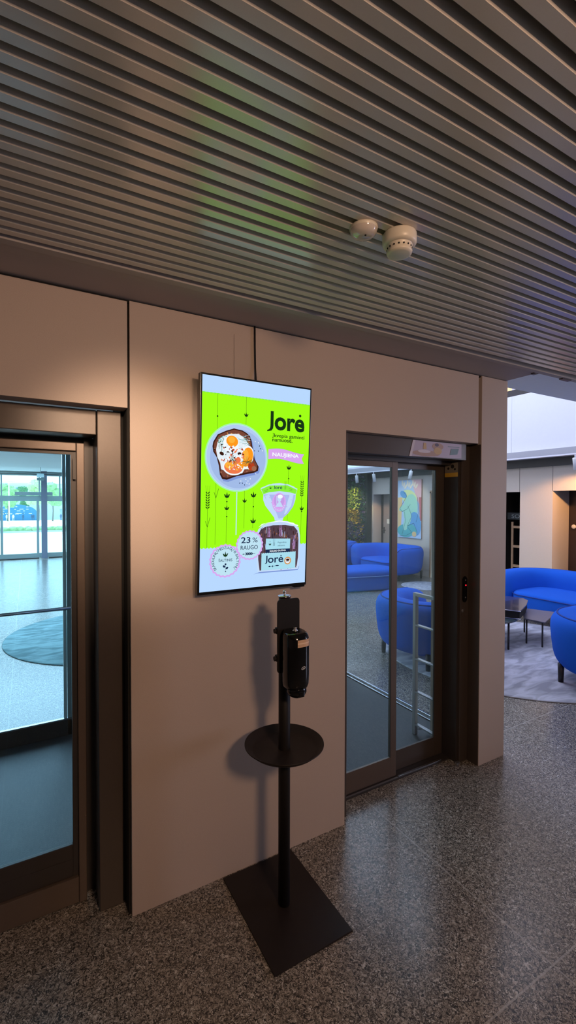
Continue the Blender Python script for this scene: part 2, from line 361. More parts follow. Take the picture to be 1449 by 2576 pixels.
# ------------------------------------------------------------------ lobby shell
struct('ceiling_3', MB().box(-3.6, 2.95, 1.9, 14.9, 2.75, 2.9).box(-3.6, 2.9, .10, 1.9, 2.75, 2.9).box(2.95, 8.4, 9.9, 14.9, 2.75, 2.9).box(2.88, 8.4, -.222, .48, 2.75, 2.9).box(-3.6, 2.88, .10, .30, 2.603, 2.75), LOBC)
struct('trim_5', MB().box(2.873, 8.3, -.226, -.222, 2.60, 2.75), GREYC)
struct('wall_back_atrium', MB().box(2.85, 2.95, .48, 9.9, 2.75, 6.5).box(2.95, 8.4, .38, .48, 2.9, 6.5).box(2.95, 11.2, 9.9, 10.0, 2.9, 6.5).box(2.85, 11.2, .3, 10, 6.5, 6.6).box(8.4, 11.2, .38, .48, 2.9, 6.5), WHITEW).name = 'wall_atrium'
# white gallery parapet, dark rail and lit rooms above
struct('wall_gallery', MB().box(8.06, 8.20, .48, 3.46, 2.72, 3.80).box(8.06, 8.20, 3.464, 9.9, 2.72, 3.80), WHITEW)
struct('trim_6', MB().box(8.10, 8.16, .48, 9.9, 3.80, 3.93), BRONZE_D)
struct('trim_7', MB().box(7.98, 8.30, -6.1, 9.9, 2.59, 2.72).box(8.2, 8.30, .48, 9.9, 2.72, 2.9), GREYC)
tr8 = struct('trim_8', MB().box(8.22, 8.30, -6.1, 9.9, 2.44, 2.59), BRONZE_D)
wl = MB(); fr = MB()
for k in range(9):
    y = 3.2+k*.75
    wl.box(11.05, 11.10, y, y+.62, 4.0, 6.2); fr.box(11.0, 11.06, y+.62, y+.75, 3.8, 6.4)
w2 = struct('window_2', wl, mat('warm_lit_window', lin((255, 214, 150)), .5, emit=1.0))
fo = fr.box(11.1, 11.2, .48, 9.9, 2.7, 6.5).box(8.2, 11.1, .48, 9.9, 2.72, 2.9).build('window_frame', WHITEW, w2)
# lounge back wall with openings
X0, X1 = 8.3, 8.42
ops = [(1.35, 2.80, 1.99), (3.43, 4.15, 1.985), (4.75, 5.66, 2.0), (6.92, 7.73, 2.0)]
mb = MB(); y = -6.1
for a, b, h in ops:
    mb.box(X0, X1, y, a, 0, 2.6); mb.box(X0, X1, a, b, h, 2.6); y = b
mb.box(X0, X1, y, 9.9, 0, 2.6)
struct('wall_back', mb, LWALL)
struct('trim_9', MB().box(8.296, 8.30, 3.44, 3.444, 1.985, 2.44).box(8.296, 8.3, 2.80, 2.804, 1.99, 2.44), BRONZE)
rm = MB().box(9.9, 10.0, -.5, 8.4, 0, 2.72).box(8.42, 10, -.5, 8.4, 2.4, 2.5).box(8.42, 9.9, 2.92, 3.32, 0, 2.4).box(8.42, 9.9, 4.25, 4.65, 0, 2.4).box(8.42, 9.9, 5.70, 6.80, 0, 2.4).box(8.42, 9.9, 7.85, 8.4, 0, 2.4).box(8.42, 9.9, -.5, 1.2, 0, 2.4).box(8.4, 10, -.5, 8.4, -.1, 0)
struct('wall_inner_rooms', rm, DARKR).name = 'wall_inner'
struct('trim_10', MB().box(8.42, 8.84, 2.802, 2.86, 0, 2.0).box(8.42, 8.66, 7.735, 7.80, 0, 2.02), LWALL)
struct('trim_11', MB().box(8.29, 8.52, 5.662, 5.70, 0, 2.03).box(8.29, 8.52, 4.70, 4.75, 0, 2.03).box(8.29, 8.52, 4.70, 5.70, 2.0, 2.06), WOOD)
d4 = struct_empty('door_4', (8.62, 7.3, 0))
child(MB().box(8.60, 8.64, 6.8, 7.68, .0, 2.0), 'door_leaf', mat('taupe_door', (.34, .28, .24), .45, noise_s=6, noise_a=.06), d4)
child(MB().box(8.59, 8.60, 7.655, 7.73, 0, 2.02), 'door_frame', BRONZE_D, d4)
child(MB().tube([(8.60, 7.62, 1.02), (8.54, 7.62, 1.02), (8.54, 7.50, 1.02)], .012).box(8.595, 8.60, 7.60, 7.64, .93, 1.10), 'door_handle', BRONZE_D, d4)
child(MB().box(8.590, 8.60, 7.22, 7.50, 1.20, 1.32, .002), 'sign_plate', mat('cream_plate', (.78, .75, .62), .5), d4)
d5 = struct_empty('door_5', (8.86, 2.4, 0))
child(MB().box(8.85, 8.89, 1.2, 2.85, 0, 2.38), 'door_leaf', mat('dark_brown_door', (.035, .02, .016), .4, noise_s=8, noise_a=.3), d5)
child(MB().lathe([(0, .05), (.03, .05), (.042, .035), (.036, .015), (.02, 0), (.02, -.02)], 20, Matrix.Translation((8.85, 2.70, 1.33)) @ Matrix.Rotation(-pi/2, 4, 'Y')), 'door_knob', mat('cream_knob', (.8, .72, .6), .3), d5)

# ------------------------------------------------------------------ window front of the lobby
w3 = struct_empty('window_3', (0, 14.8, 0))
FRAMEM = mat('grey_green_window_frame', (.42, .50, .49), .4, metal=.3)
mb = MB().box(-3.6, 4, 14.75, 14.85, 1.81, 1.975).box(-3.6, 4, 14.74, 14.86, 0, .13).box(-3.6, 4, 14.75, 14.85, 2.62, 2.75)
for x in (-2.9, -1.78, -.66, .33, 1.56, 2.68, 3.8): mb.box(x-.035, x+.035, 14.76, 14.84, .12, 1.82)
for x in (-1.78, -.66, .38, .97, 1.56, 2.68): mb.box(x-.02, x+.02, 14.77, 14.83, 1.97, 2.63)
child(mb, 'window_frame', FRAMEM, w3)
child(MB().box(-3.6, 4, 14.795, 14.805, .1, 2.65), 'glass_pane', GLASS_W, w3)
struct('wall_far', MB().box(4, 8.4, 14.7, 14.9, 0, 2.9).box(8.3, 8.4, 9.9, 14.9, 0, 2.9), WHITEW)
col_m = mat('blue_grey_column', (.26, .27, .36), .5)
struct('trim_12', MB().box(.42, .585, 14.35, 14.50, 0, 2.75), col_m)
struct('trim_13', MB().box(-3.5, .35, 14.30, 14.34, 0, .035).box(.62, 3.8, 14.30, 14.34, 0, .035), BRONZE_D)
# hanging airer bar and sign
sgn = thing('hanging_sign', 'small dark hanging information sign near the lobby windows', 'sign', (.36, 12.6, 2.4))
MB().box(-.09, .09, -.02, .02, .07, .17).build('sign_box', FRAMEM, sgn)
MB().box(-.09, .09, -.02, .02, -.02, .055, .002).build('sign_panel', mat('dark_sign', (.10, .14, .13), .5), sgn)
MB().tube([(0, 0, .17), (0, 0, .35)], .006, 6).build('hanger', FRAMEM, sgn)
tag(MB().tube([(-3.5, 12.8, 2.57), (2.9, 12.8, 2.56)], .012, 6).tube([(-3.5, 12.8, 2.62), (2.9, 12.8, 2.61)], .008, 6).build('ceiling_rail', BRONZE_D), 'thin dark rail running across the lobby below the ceiling', 'rail')
tag(MB().box(-.30, .75, 14.60, 14.74, 1.985, 2.10, .01).build('door_operator', mat('grey_operator', (.45, .55, .56), .5)), 'grey horizontal door operator box above the window transom', 'operator')

# ------------------------------------------------------------------ outside
def gz(y): return 0 if y < 31 else -(y-31)/129*3.7
o = MB().poly([(-90, 14.9, -.03), (130, 14.9, -.03), (130, 31, -.03), (-90, 31, -.03)]).poly([(-90, 31, -.03), (130, 31, -.03), (130, 170, gz(170)-.03), (-90, 170, gz(170)-.03)]).build('ground', PAVE); o['kind'] = 'structure'
def blob_tree(name, lab, cat, x, y, h, rw, m, grp=None, seed=0):
    rnd = random.Random(seed); t = thing(name, lab, cat, (x, y, gz(y)), 0, grp)
    MB().tube([(0, 0, 0), (.1, 0, h*.25), (0, .1, h*.55)], [h*.016, h*.013, h*.008], 8).build('trunk', TRUNK, t)
    f = MB()
    for k in range(16):
        bm = bmesh.new(); bmesh.ops.create_icosphere(bm, subdivisions=3, radius=1)
        a = rnd.uniform(0, 2*pi); rr = rw*rnd.uniform(0, .62); s_ = rw*rnd.uniform(.28, .5)
        c_ = Vector((rr*cos(a), rr*sin(a)*.6, h*rnd.uniform(.42, .86)))
        for v in bm.verts: v.co = v.co*(1+.35*noise.noise(v.co*3+Vector((k, seed, 0))))*s_
        bmesh.ops.translate(bm, vec=c_, verts=bm.verts); f.add(bm)
    f.build('foliage', m, t)
    return t
TG = 'trees beyond the plaza'
blob_tree('tree', 'leafy green tree at the left edge of the lobby window view', 'tree', -3.6, 120, 9.8, 2.7, TREE_A, TG, 1)
blob_tree('tree', 'bright lime green tree left of the hanging sign outside', 'tree', 2.4, 112, 9.4, 2.5, TREE_B, TG, 2)
blob_tree('tree', 'olive green tree right of the hanging sign outside', 'tree', 4.6, 100, 8.2, 2.3, TREE_A, TG, 3)
blob_tree('tree', 'pale green tree at the right end of the window view', 'tree', 10.6, 118, 9.4, 2.3, TREE_B, TG, 4)
blob_tree('tree', 'dark narrow tree behind the plaza lamp', 'tree', -.6, 163, 11.5, 2.2, TREE_C, TG, 5)
# hedge strip
hd = MB(); rnd = random.Random(3)
for k in range(110):
    bm = bmesh.new(); bmesh.ops.create_icosphere(bm, subdivisions=2, radius=1); s_ = rnd.uniform(.16, .30)
    for v in bm.verts: v.co = v.co*(1+.3*noise.noise(v.co*3+Vector((k, 0, 0))))*s_
    for v in bm.verts: v.co.z = max(v.co.z*.8, -.1)
    x_ = -6+k*.11
    if 1.0 < x_ < 1.25: bm.free(); continue
    bmesh.ops.translate(bm, vec=(x_, 30+rnd.uniform(-.2, .2), .10), verts=bm.verts); hd.add(bm)
tag(hd.build('hedge', TREE_A), 'low clipped green hedge along the far side of the plaza', 'hedge', kind='stuff')
tag(MB().box(-8, 8, 29.3, 29.5, -.03, .06).build('kerb', mat('kerb_stone', (.42, .46, .5), .9)), 'grey stone kerb in front of the hedge', 'kerb')
# street lamp
sl_ = thing('street_lamp', 'white plaza lamp post with a disc-shaped head', 'lamp', (-1.7, 60, gz(60)))
MB().tube([(0, 0, 0), (0, 0, 4.9)], .07, 10).build('post', WHITEW, sl_); MB().lathe([(0, 5.2), (.5, 5.12), (.75, 4.98), (.4, 4.9), (0, 4.85)], 24).build('lamp_head', WHITEW, sl_)
# dark blue canopy with white lettering-like marks
cv = thing('market_tent', 'dark blue rounded stage tent with white scribbled marks across the plaza', 'tent', (-2.4, 150, gz(150)))
mb = MB(); t = bmesh.new(); n = 24; A = []; B = []
for k in range(n+1):
    a = pi*k/n; x_ = -5.6*cos(a); z_ = 4.6*sin(a)**.6
    A.append(t.verts.new((x_, 0, z_))); B.append(t.verts.new((x_*.9, 5, z_)))
for k in range(n): t.faces.new([A[k], A[k+1], B[k+1], B[k]])
t.faces.new(A); mb.add(t); mb.mi = 1; rnd = random.Random(9)
for k in range(26):
    x_ = rnd.uniform(-3.6, 3.6); z_ = rnd.choice((1.9, 2.6, 3.2, 3.9))+rnd.uniform(-.1, .1); l_ = rnd.uniform(.3, 1.1)
    mb.box(x_-l_/2, x_+l_/2, -.06, -.02, z_, z_+.16)
mb.build('canopy', [mat('navy_canvas', (.06, .20, .33), .7), WHITEW], cv)
kk = thing('kiosk', 'grey kiosk with a white door beside the dark tree trunks', 'kiosk', (10.2, 140, gz(140)))
MB().box(-1.9, 1.9, 0, 2, 0, 3.0, .05).box(-2.1, 2.1, -.2, 2.2, 3.0, 3.2).build('body', mat('kiosk_grey', (.30, .36, .48), .7), kk); MB().box(-.6, .6, -.05, 0, .0, 2.5).build('door', WHITEW, kk)
bld = thing('building', 'pale multi-storey building with narrow windows beyond the trees', 'building', (6, 168, gz(168)))
mb = MB(); mb.box(-16, 16, 0, 8, 0, 12); mb.build('wall', mat('pale_render', (.55, .62, .70), .9), bld)
mb = MB()
for k in range(24): mb.box(-15.2+k*1.3, -14.6+k*1.3, -.06, 0, 6.8, 10.5)
wn = mb.build('window_row', mat('far_window', (.18, .25, .38), .4), bld); wn['kind'] = 'stuff'
def person(x, y, lab, m, s=1):
    me = bpy.data.meshes.new('person'); V = [(0, 0, .95), (0, 0, 1.2), (0, 0, 1.42), (0, 0, 1.52), (0, 0, 1.68), (-.1, 0, .9), (-.14, -.1, .5), (-.14, -.05, .06), (.1, 0, .9), (.14, .12, .5), (.12, .2, .06), (-.2, 0, 1.4), (-.26, .05, 1.1), (-.25, -.1, .85), (.2, 0, 1.4), (.26, -.05, 1.1), (.25, .1, .85)]
    Eg = [(0, 1), (1, 2), (2, 3), (3, 4), (0, 5), (5, 6), (6, 7), (0, 8), (8, 9), (9, 10), (2, 11), (11, 12), (12, 13), (2, 14), (14, 15), (15, 16)]
    rad = [.15, .14, .16, .06, .11, .1, .07, .05, .1, .07, .05, .06, .045, .04, .06, .045, .04]
    me.from_pydata(V, Eg, []); o = bpy.data.objects.new('person', me); COL.objects.link(o)
    md = o.modifiers.new('skin', 'SKIN'); o.modifiers.new('sub', 'SUBSURF').levels = 1
    if not me.skin_vertices: bpy.context.view_layer.update()
    for i, sv in enumerate(me.skin_vertices[0].data): sv.radius = (rad[i], rad[i]*.8); sv.use_root = (i == 0)
    me.materials.append(m); o.location = (x, y, gz(y)); return tag(o, lab, 'person')
DK = mat('dark_clothes', (.05, .08, .14), .8); WC = mat('white_clothes', (.8, .8, .8), .8)
def pxx(px, y): return (y+1.976)*math.tan(YAW+math.atan((px-724.5)/1145.35))
try:
    person(pxx(58, 144), 144, 'person in dark clothes walking alone in front of the blue tent', DK)
    person(pxx(80, 144), 144, 'person in dark clothes, left of the pair right of the tent', DK)
    person(pxx(84.5, 143), 143, 'person in dark clothes, right of the pair right of the tent', DK)
    person(pxx(17, 141), 141, 'person in white standing at the left side of the blue tent', WC)
    person(pxx(33, 140), 140, 'person in white standing in the middle of the blue tent front', WC)
    person(pxx(153, 137), 137, 'person in dark clothes walking in front of the kiosk', DK)
except Exception as ex: print('PERSON', ex)

# ------------------------------------------------------------------ ad screen
TILT = 2.85
tv = thing('display_screen', 'tall wall-mounted advertising screen with a lime green bread advert', 'screen', (.928, -.058, 1.353), rx=radians(TILT))
W_, H_ = .562, .965
MB().box(-W_/2, W_/2, 0, .030, 0, H_, .003).build('bezel', BEZEL, tv)
MB().box(-.272, .272, .030, .046, .03, .80, .004).build('rear_housing', BEZEL, tv)
MB().box(-.12, .12, .040, .052, .08, .42).build('wall_bracket', BLACKM, tv)
MB().box(.215, .275, .004, .030, -.010, .002, .002).build('sensor_housing', BEZEL, tv)
UX, UZ, UW, UH = -W_/2+.0085, H_-.0085, .545, .943
COLS = {'sky': '#b9d9ff', 'green': '#a0ff18', 'ink': '#173516', 'navy': '#1c2c4e', 'white': '#f4fbff', 'pale': '#bfe4f4', 'pink': '#dba6f0', 'lilac': '#c79be6', 'plate': '#a3bce8', 'plate2': '#b4cdf2', 'ring': '#a8f5a8',
        'crust': '#3a1c14', 'bread': '#7a4636', 'bread2': '#a06a50', 'cream': '#e6f0f8', 'orange': '#ff9a1e', 'orange2': '#ffb43c', 'salmon': '#f07a4c', 'red': '#b8401e', 'dill': '#3c7a5c', 'teal': '#8fd4dc', 'bagw': '#c4dcfa', 'bagv': '#aebcf0', 'lbl': '#a9dff0', 'gold': '#d8924a', 'loaf': '#54404a', 'loaf2': '#86666a', 'loaf3': '#30242e', 'lgreen': '#8af03c', 'shade': '#7f98d8'}
CN = list(COLS); CM = [emis('screen_'+k, COLS[k], 1.0) for k in CN]
scr = MB(); lay = [0]
def P3(u, v): return (UX+u*UW, -.0006-lay[0]*.00012, UZ-v*UH)
def sp(pts, c, up_=True):
    if up_: lay[0] += 1
    scr.mi = CN.index(c); scr.poly([P3(u, v) for u, v in pts])
def ell(u, v, ru, rv, c, a0=0, a1=360, rot=0, n=36, up_=True):
    P = []
    for k in range(n):
        a = radians(a0+(a1-a0)*k/(n if a1-a0 == 360 else n-1)); x, y = ru*cos(a), rv*sin(a)
        X, Y = x, y
        if rot: q = radians(rot); asp = UW/UH; X = x*cos(q)-y/asp*sin(q); Y = x*asp*sin(q)+y*cos(q)
        P.append((u+X, v+Y))
    sp(P, c, up_)
def line(u0, v0, u1, v1, wd, c, up_=True):
    dx, dy = (u1-u0)*UW, (v1-v0)*UH; L = sqrt(dx*dx+dy*dy) or 1; nx, ny = -dy/L*wd/2/UW, dx/L*wd/2/UH
    sp([(u0+nx, v0+ny), (u1+nx, v1+ny), (u1-nx, v1-ny), (u0-nx, v0-ny)], c, up_)
TXT = {}
def text_polys(body, bold=0.0):
    key = (body, bold)
    if key not in TXT:
        cu = bpy.data.curves.new('t', 'FONT'); cu.body = body; cu.size = 1; cu.offset = bold; cu.resolution_u = 4
        ob = bpy.data.objects.new('t', cu); COL.objects.link(ob); bpy.context.view_layer.update()
        me = bpy.data.meshes.new_from_object(ob.evaluated_get(bpy.context.evaluated_depsgraph_get()))
        V = [tuple(v.co[:2]) for v in me.vertices]; F = [tuple(p.vertices) for p in me.polygons]
        bpy.data.objects.remove(ob); bpy.data.curves.remove(cu); bpy.data.meshes.remove(me); TXT[key] = (V, F)
    return TXT[key]
def text(body, u0, v0, wd, hh, c, bold=0, fit=None, skew=0):
    """lower left at u0,v0; wd = width in u; hh = height in v of the whole glyph box (None keeps proportion)"""
    V, F = text_polys(body, bold); xs = [p[0] for p in V]; ys = [p[1] for p in V]; x0, x1 = min(xs), max(xs)
    sx_ = wd*UW/(x1-x0); sy = sx_ if hh is None else hh*UH/(max(ys)-min(ys)); lay[0] += 1; scr.mi = CN.index(c)
    pv = [(u0+(x-x0)*sx_/UW, v0-(y-(min(ys) if hh else 0))*sy/UH+skew*(x-x0)*sx_/UW) for x, y in V]
    for f in F: scr.poly([P3(*pv[i]) for i in f])
sp([(0, 0), (1, 0), (1, 1), (0, 1)], 'sky')
top = []; N_ = 66
for k in range(N_+1): top.append((k/N_, .078+(.0045 if k % 2 else -.0015)))
bot = [(k/N_, .793+(.004 if k % 2 else -.002)) for k in range(N_+1)]
lay[0] += 1; scr.mi = CN.index('green')
for k in range(N_): scr.poly([P3(*top[k]), P3(*top[k+1]), P3(*bot[k+1]), P3(*bot[k])])
for k in range(0, N_-1, 2): sp([top[k], top[k+1], top[k+2], (top[k+1][0], top[k][1]-.001)], 'lgreen', k == 0)
def cup(u, v, s=.02):
    sp([(u-s, v-s*.30), (u-s*.55, v-s*.28), (u-s*.3, v+s*.02), (u, v-s*.75), (u+s*.3, v+s*.02), (u+s*.55, v-s*.28), (u+s, v-s*.30), (u+s*.6, v+s*.25), (u, v+s*.38), (u-s*.6, v+s*.25)], 'ink')
def dot(u, v, r=.006, c='ink'): ell(u, v, r, r*UW/UH, c, n=12)
def ear(u, v0, v1, s=.016, c='ink'):
    n = 7
    for k in range(n):
        v = v0+(v1-v0)*(k+.6)/n; hgt = (v1-v0)/n
        for sg in (-1, 1):
            sp([(u+sg*.002, v+hgt*.4), (u+sg*s, v-hgt*.1), (u+sg*s*.9, v-hgt*.75), (u+sg*.003, v-hgt*.05)], c, k == 0 and sg < 0)
    for sg in (-1, 0, 1): line(u+sg*s*.7, v0, u+sg*s*1.15, v0-.028, .0007, c)
def twig(u, v, s=.022, c='ink'):
    line(u, v, u+s, v-.045, .0016, c); line(u, v, u-s*.75, v-.028, .0016, c)
for u, a, b in ((.129, .078, .24), (.38, .078, .215), (.057, .575, .794), (.126, .49, .778), (.222, .55, .775), (.379, .51, .706), (.461, .545, .706), (.797, .40, .49), (.797, .60, .672), (.939, .52, .797)): line(u, a, u, b, .0011, 'ink')
dot(.129, .181, .0065); cup(.38, .163); ear(.057, .53, .61); twig(.057, .695); twig(.126, .56)
cup(.221, .549, .026); dot(.221, .576, .0065); cup(.221, .608, .022); dot(.222, .647, .006); cup(.379, .573, .020)
cup(.460, .545, .027); dot(.461, .60, .006); cup(.461, .672, .027); cup(.797, .404, .024); dot(.797, .458, .006); ear(.937, .468, .548); cup(.939, .612, .022); dot(.939, .626, .006)
line(.306, .52, .306, .735, .005, 'pale')
# plate and toast
pu, pv = .305, .3665; pr = .281; asp = UW/UH
ell(pu, pv, pr, pr*asp, 'ring', n=72); ell(pu, pv, pr*.965, pr*.965*asp, 'pale', n=72); ell(pu, pv, pr*.945, pr*.945*asp, 'plate2', n=72)
ell(pu+.01, pv+.006, pr*.88, pr*.86*asp, 'plate', n=72)
T = [(.094, .300), (.13, .265), (.20, .245), (.27, .231), (.345, .237), (.385, .248), (.415, .262), (.43, .285), (.445, .33), (.462, .37), (.50, .405), (.495, .425), (.46, .435), (.38, .445), (.30, .455), (.215, .473), (.175, .47), (.155, .45), (.145, .41), (.125, .37), (.095, .345), (.088, .32)]
sp([(u+.012, v+.010) for u, v in T], 'shade'); sp(T, 'crust')
cu_, cv_ = .28, .355
sp([(cu_+(u-cu_)*.94, cv_+(v-cv_)*.94-.002) for u, v in T], 'bread')
rnd = random.Random(5)
def inT(u, v, k=.93):
    P = [(cu_+(a-cu_)*k, cv_+(b-cv_)*k) for a, b in T]; r = False; j = len(P)-1
    for i in range(len(P)):
        if (P[i][1] > v) != (P[j][1] > v) and u < (P[j][0]-P[i][0])*(v-P[i][1])/(P[j][1]-P[i][1])+P[i][0]: r = not r
        j = i
    return r
def speck(n, u0, u1, v0, v1, cols, r0, r1, inside=True, kk=.93):
    lay[0] += 1
    for _ in range(n):
        u, v = rnd.uniform(u0, u1), rnd.uniform(v0, v1)
        if inside and not inT(u, v, kk): continue
        c = rnd.choice(cols); scr.mi = CN.index(c); r = rnd.uniform(r0, r1); a = rnd.uniform(0, pi)
        lay[0] += .02
        pts = []
        for q in range(6):
            b = a+q*pi/3; rr = r*(1 if q % 3 else 1.6); pts.append(P3(u+rr*cos(b), v+rr*sin(b)*asp))
        scr.poly(pts)
speck(320, .09, .50, .23, .475, ['crust', 'bread2', 'loaf', 'bread2', 'gold'], .003, .008)
CR = [(.13, .30), (.17, .272), (.235, .258), (.31, .255), (.36, .27), (.395, .295), (.42, .335), (.43, .375), (.445, .40), (.42, .418), (.37, .42), (.35, .44), (.27, .447), (.20, .432), (.165, .425), (.155, .395), (.13, .37), (.118, .335)]
sp(CR, 'cream')
speck(60, .13, .24, .27, .33, ['teal', 'dill', 'cream'], .003, .007)
for k in range(34):
    a = rnd.uniform(-.5, .6); u, v = rnd.uniform(.30, .40), rnd.uniform(.262, .33); line(u, v, u+.035*cos(a), v+.035*sin(a)*asp+.006, .0014, rnd.choice(['teal', 'dill', 'white', 'lbl']), k == 0)
for k in range(22):
    u, v = rnd.uniform(.13, .20), rnd.uniform(.27, .35); line(u, v, u+rnd.uniform(-.01, .01), v+.022, .0014, rnd.choice(['dill', 'teal', 'white']), k == 0)
ell(.245, .305, .068, .040, 'white', rot=20); ell(.255, .292, .052, .026, 'orange', rot=15); ell(.25, .285, .03, .015, 'orange2')
ell(.385, .362, .062, .056, 'white', rot=15); ell(.39, .362, .052, .047, 'orange', rot=15); ell(.375, .352, .028, .026, 'orange2'); ell(.40, .385, .025, .014, 'orange')
ell(.268, .415, .092, .036, 'white', rot=4); ell(.27, .413, .082, .031, 'salmon', rot=4); ell(.235, .405, .04, .016, 'orange2'); ell(.33, .405, .03, .018, 'orange')
ell(.43, .405, .03, .02, 'red'); ell(.455, .415, .022, .012, 'bread2')
speck(90, .16, .36, .31, .385, ['cream', 'salmon', 'red', 'white', 'white', 'crust'], .004, .010)
speck(50, .22, .34, .385, .425, ['salmon', 'white', 'orange2'], .003, .006)
ell(.165, .352, .02, .008, 'crust', rot=30); ell(.31, .378, .022, .014, 'salmon'); ell(.22, .355, .018, .010, 'cream')
for k in range(40):
    a = rnd.uniform(0, 2*pi); line(.26, .378, .26+.05*cos(a)*rnd.random(), .378+.022*sin(a), .0011, rnd.choice(['dill', 'dill', 'ink', 'white']), k == 0)
for k in range(26):
    a = rnd.uniform(0, 2*pi); line(.39, .385, .39+.05*cos(a), .385+.028*sin(a), .0009, rnd.choice(['dill', 'ink']), k == 0)
for u, v, c in ((.46, .285, 'white'), (.49, .29, 'white'), (.50, .305, 'ink'), (.51, .318, 'navy'), (.49, .33, 'navy'), (.53, .327, 'white'), (.455, .33, 'navy'), (.335, .477, 'white'), (.35, .487, 'navy'), (.38, .468, 'white'), (.40, .476, 'white'), (.39, .486, 'white'), (.37, .495, 'navy'), (.325, .487, 'navy'), (.42, .465, 'white'), (.47, .44, 'white'), (.41, .49, 'white')): ell(u, v, .006, .0022, c, rot=rnd.uniform(0, 180), n=8)
# logo: J drawn as an outline, the rest as letters
def jglyph(u, v, s, c):
    """u,v = top left of the stem; s = height of the stem in v"""
    W2 = s*.19/asp
    pts = [(0, 0), (W2*.98, 0), (W2, .55*s), (W2*.97, .86*s), (W2*.72, 1.02*s), (W2*.2, 1.10*s), (-W2*.95, 1.13*s), (-W2*1.05, 1.07*s), (-W2*.5, 1.02*s), (-W2*.05, .93*s), (0, .78*s)]
    lay[0] += 1; scr.mi = CN.index(c)
    L = [(0, 0), (0, .3*s), (0, .55*s), (0, .78*s), (-W2*.05, .90*s), (-W2*.35, 1.0*s), (-W2*1.05, 1.06*s)]
    Rr = [(W2*.98, 0), (W2, .3*s), (W2, .55*s), (W2, .80*s), (W2*.88, .95*s), (W2*.35, 1.08*s), (-W2*1.0, 1.13*s)]
    for a, b, c2, d in zip(L, L[1:], Rr[1:], Rr): scr.poly([P3(u+a[0], v+a[1]), P3(u+b[0], v+b[1]), P3(u+c2[0], v+c2[1]), P3(u+d[0], v+d[1])])
def logo(u0, u1, vt, vb, c, bold):
    """vt top of J, vb baseline"""
    s = vb-vt; jw = s*.19/asp
    jglyph(u0+jw*1.25, vt, s*.98, c)
    x0 = u0+jw*2.6; text('ore', x0, vb+.001, u1-x0, s*.72, c, bold); dr = .032*(u1-u0); ell(u1-(u1-x0)*.155, vt+dr*.75, dr, dr*asp, c, n=16)
logo(.560, .934, .131, .221, 'ink', .03)
text('įkvepia gaminti', .618, .2615, .318, .0245, 'ink', .012); text('namuose.', .618, .278, .198, .0135, 'ink', .012)
RB = []
for k in range(13): RB.append((.583+.356*k/12, .3175+.008*sin(k/12*pi*1.6)*(-1)+.006*k/12))
RBb = [(u, v+.049+.002*sin(i/12*pi)) for i, (u, v) in enumerate(RB)]
for kk_, cc in ((1, 'lgreen'), (0, 'pink')):
    e_ = .002*kk_; lay[0] += 1; scr.mi = CN.index(cc)
    for k in range(12):
        if k < 11: scr.poly([P3(RB[k][0], RB[k][1]-e_), P3(RB[k+1][0], RB[k+1][1]-e_), P3(RBb[k+1][0], RBb[k+1][1]+e_), P3(RBb[k][0], RBb[k][1]+e_)])
        else:
            m_ = (RB[k][0]+.005, (RB[k][1]+RBb[k][1])/2)
            scr.poly([P3(RB[k][0], RB[k][1]-e_), P3(RB[12][0]+e_, RB[12][1]-e_), P3(*m_)]); scr.poly([P3(RBb[k][0], RBb[k][1]+e_), P3(*m_), P3(RBb[12][0]+e_, RBb[12][1]+e_)]); scr.poly([P3(RB[k][0], RB[k][1]-e_), P3(*m_), P3(RBb[k][0], RBb[k][1]+e_)])
text('NAUJIENA', .622, .3555, .262, .024, 'white', .03, skew=.008)
# bag with loaf
BT = [(.516, .512), (.56, .498), (.63, .486), (.70, .482), (.78, .487), (.84, .497), (.879, .512), (.865, .535), (.862, .565), (.84, .60), (.79, .635), (.745, .655), (.737, .672), (.661, .670), (.655, .655), (.61, .625), (.565, .595), (.543, .565), (.545, .54)]
sp(BT, 'bagw'); sp([(.545, .54), (.862, .54), (.84, .60), (.79, .635), (.745, .655), (.70, .66), (.66, .63), (.60, .59)], 'bagv')
sp([(.56, .545), (.60, .54), (.69, .65), (.672, .66), (.61, .615)], 'bagw'); sp([(.80, .54), (.84, .54), (.82, .595), (.77, .635), (.75, .64)], 'bagw')
GB = [(.52, .512), (.56, .500), (.63, .490), (.70, .487), (.78, .491), (.84, .500), (.876, .512), (.862, .535), (.80, .527), (.70, .522), (.60, .528), (.545, .538)]
sp(GB, 'lgreen'); line(.52, .511, .60, .492, .006, 'pale'); line(.60, .492, .78, .489, .006, 'pale'); line(.78, .489, .877, .511, .006, 'pale')
logo(.640, .725, .495, .511, 'navy', .01); cup(.61, .508, .011); ear(.755, .500, .513, .007, 'ink')
for a in (0, .007): line(.55, .521+a, .585, .514+a, .001, 'ink'); line(.79, .508+a, .825, .513+a, .001, 'ink')
ell(.696, .579, .068, .048, 'pink', n=40); ell(.696, .569, .052, .034, 'lilac', n=32)
ell(.698, .560, .020, .016, 'bagw'); sp([(.70, .572), (.715, .58), (.735, .60), (.66, .60), (.685, .58)], 'bagw'); line(.67, .545, .675, .60, .003, 'bagw'); ell(.705, .549, .026, .010, 'white')
for k in range(9):
    a = radians(20+140*k/8); ell(.696-.056*cos(a), .582+.036*sin(a), .006, .0035, 'bagw', n=6)
for u, v in ((.60, .555), (.62, .58), (.79, .55), (.815, .565), (.77, .60)): dot(u, v, .004, 'lilac')
LO = [(.487, .73), (.50, .71), (.54, .69), (.62, .675), (.70, .670), (.78, .673), (.86, .688), (.90, .71), (.915, .75), (.918, .85), (.914, .905), (.90, .922), (.50, .922), (.49, .86), (.485, .78)]
sp([(u, v+.006) for u, v in LO[9:13]]+[(.46, .932)], 'shade'); sp(LO, 'bagw')
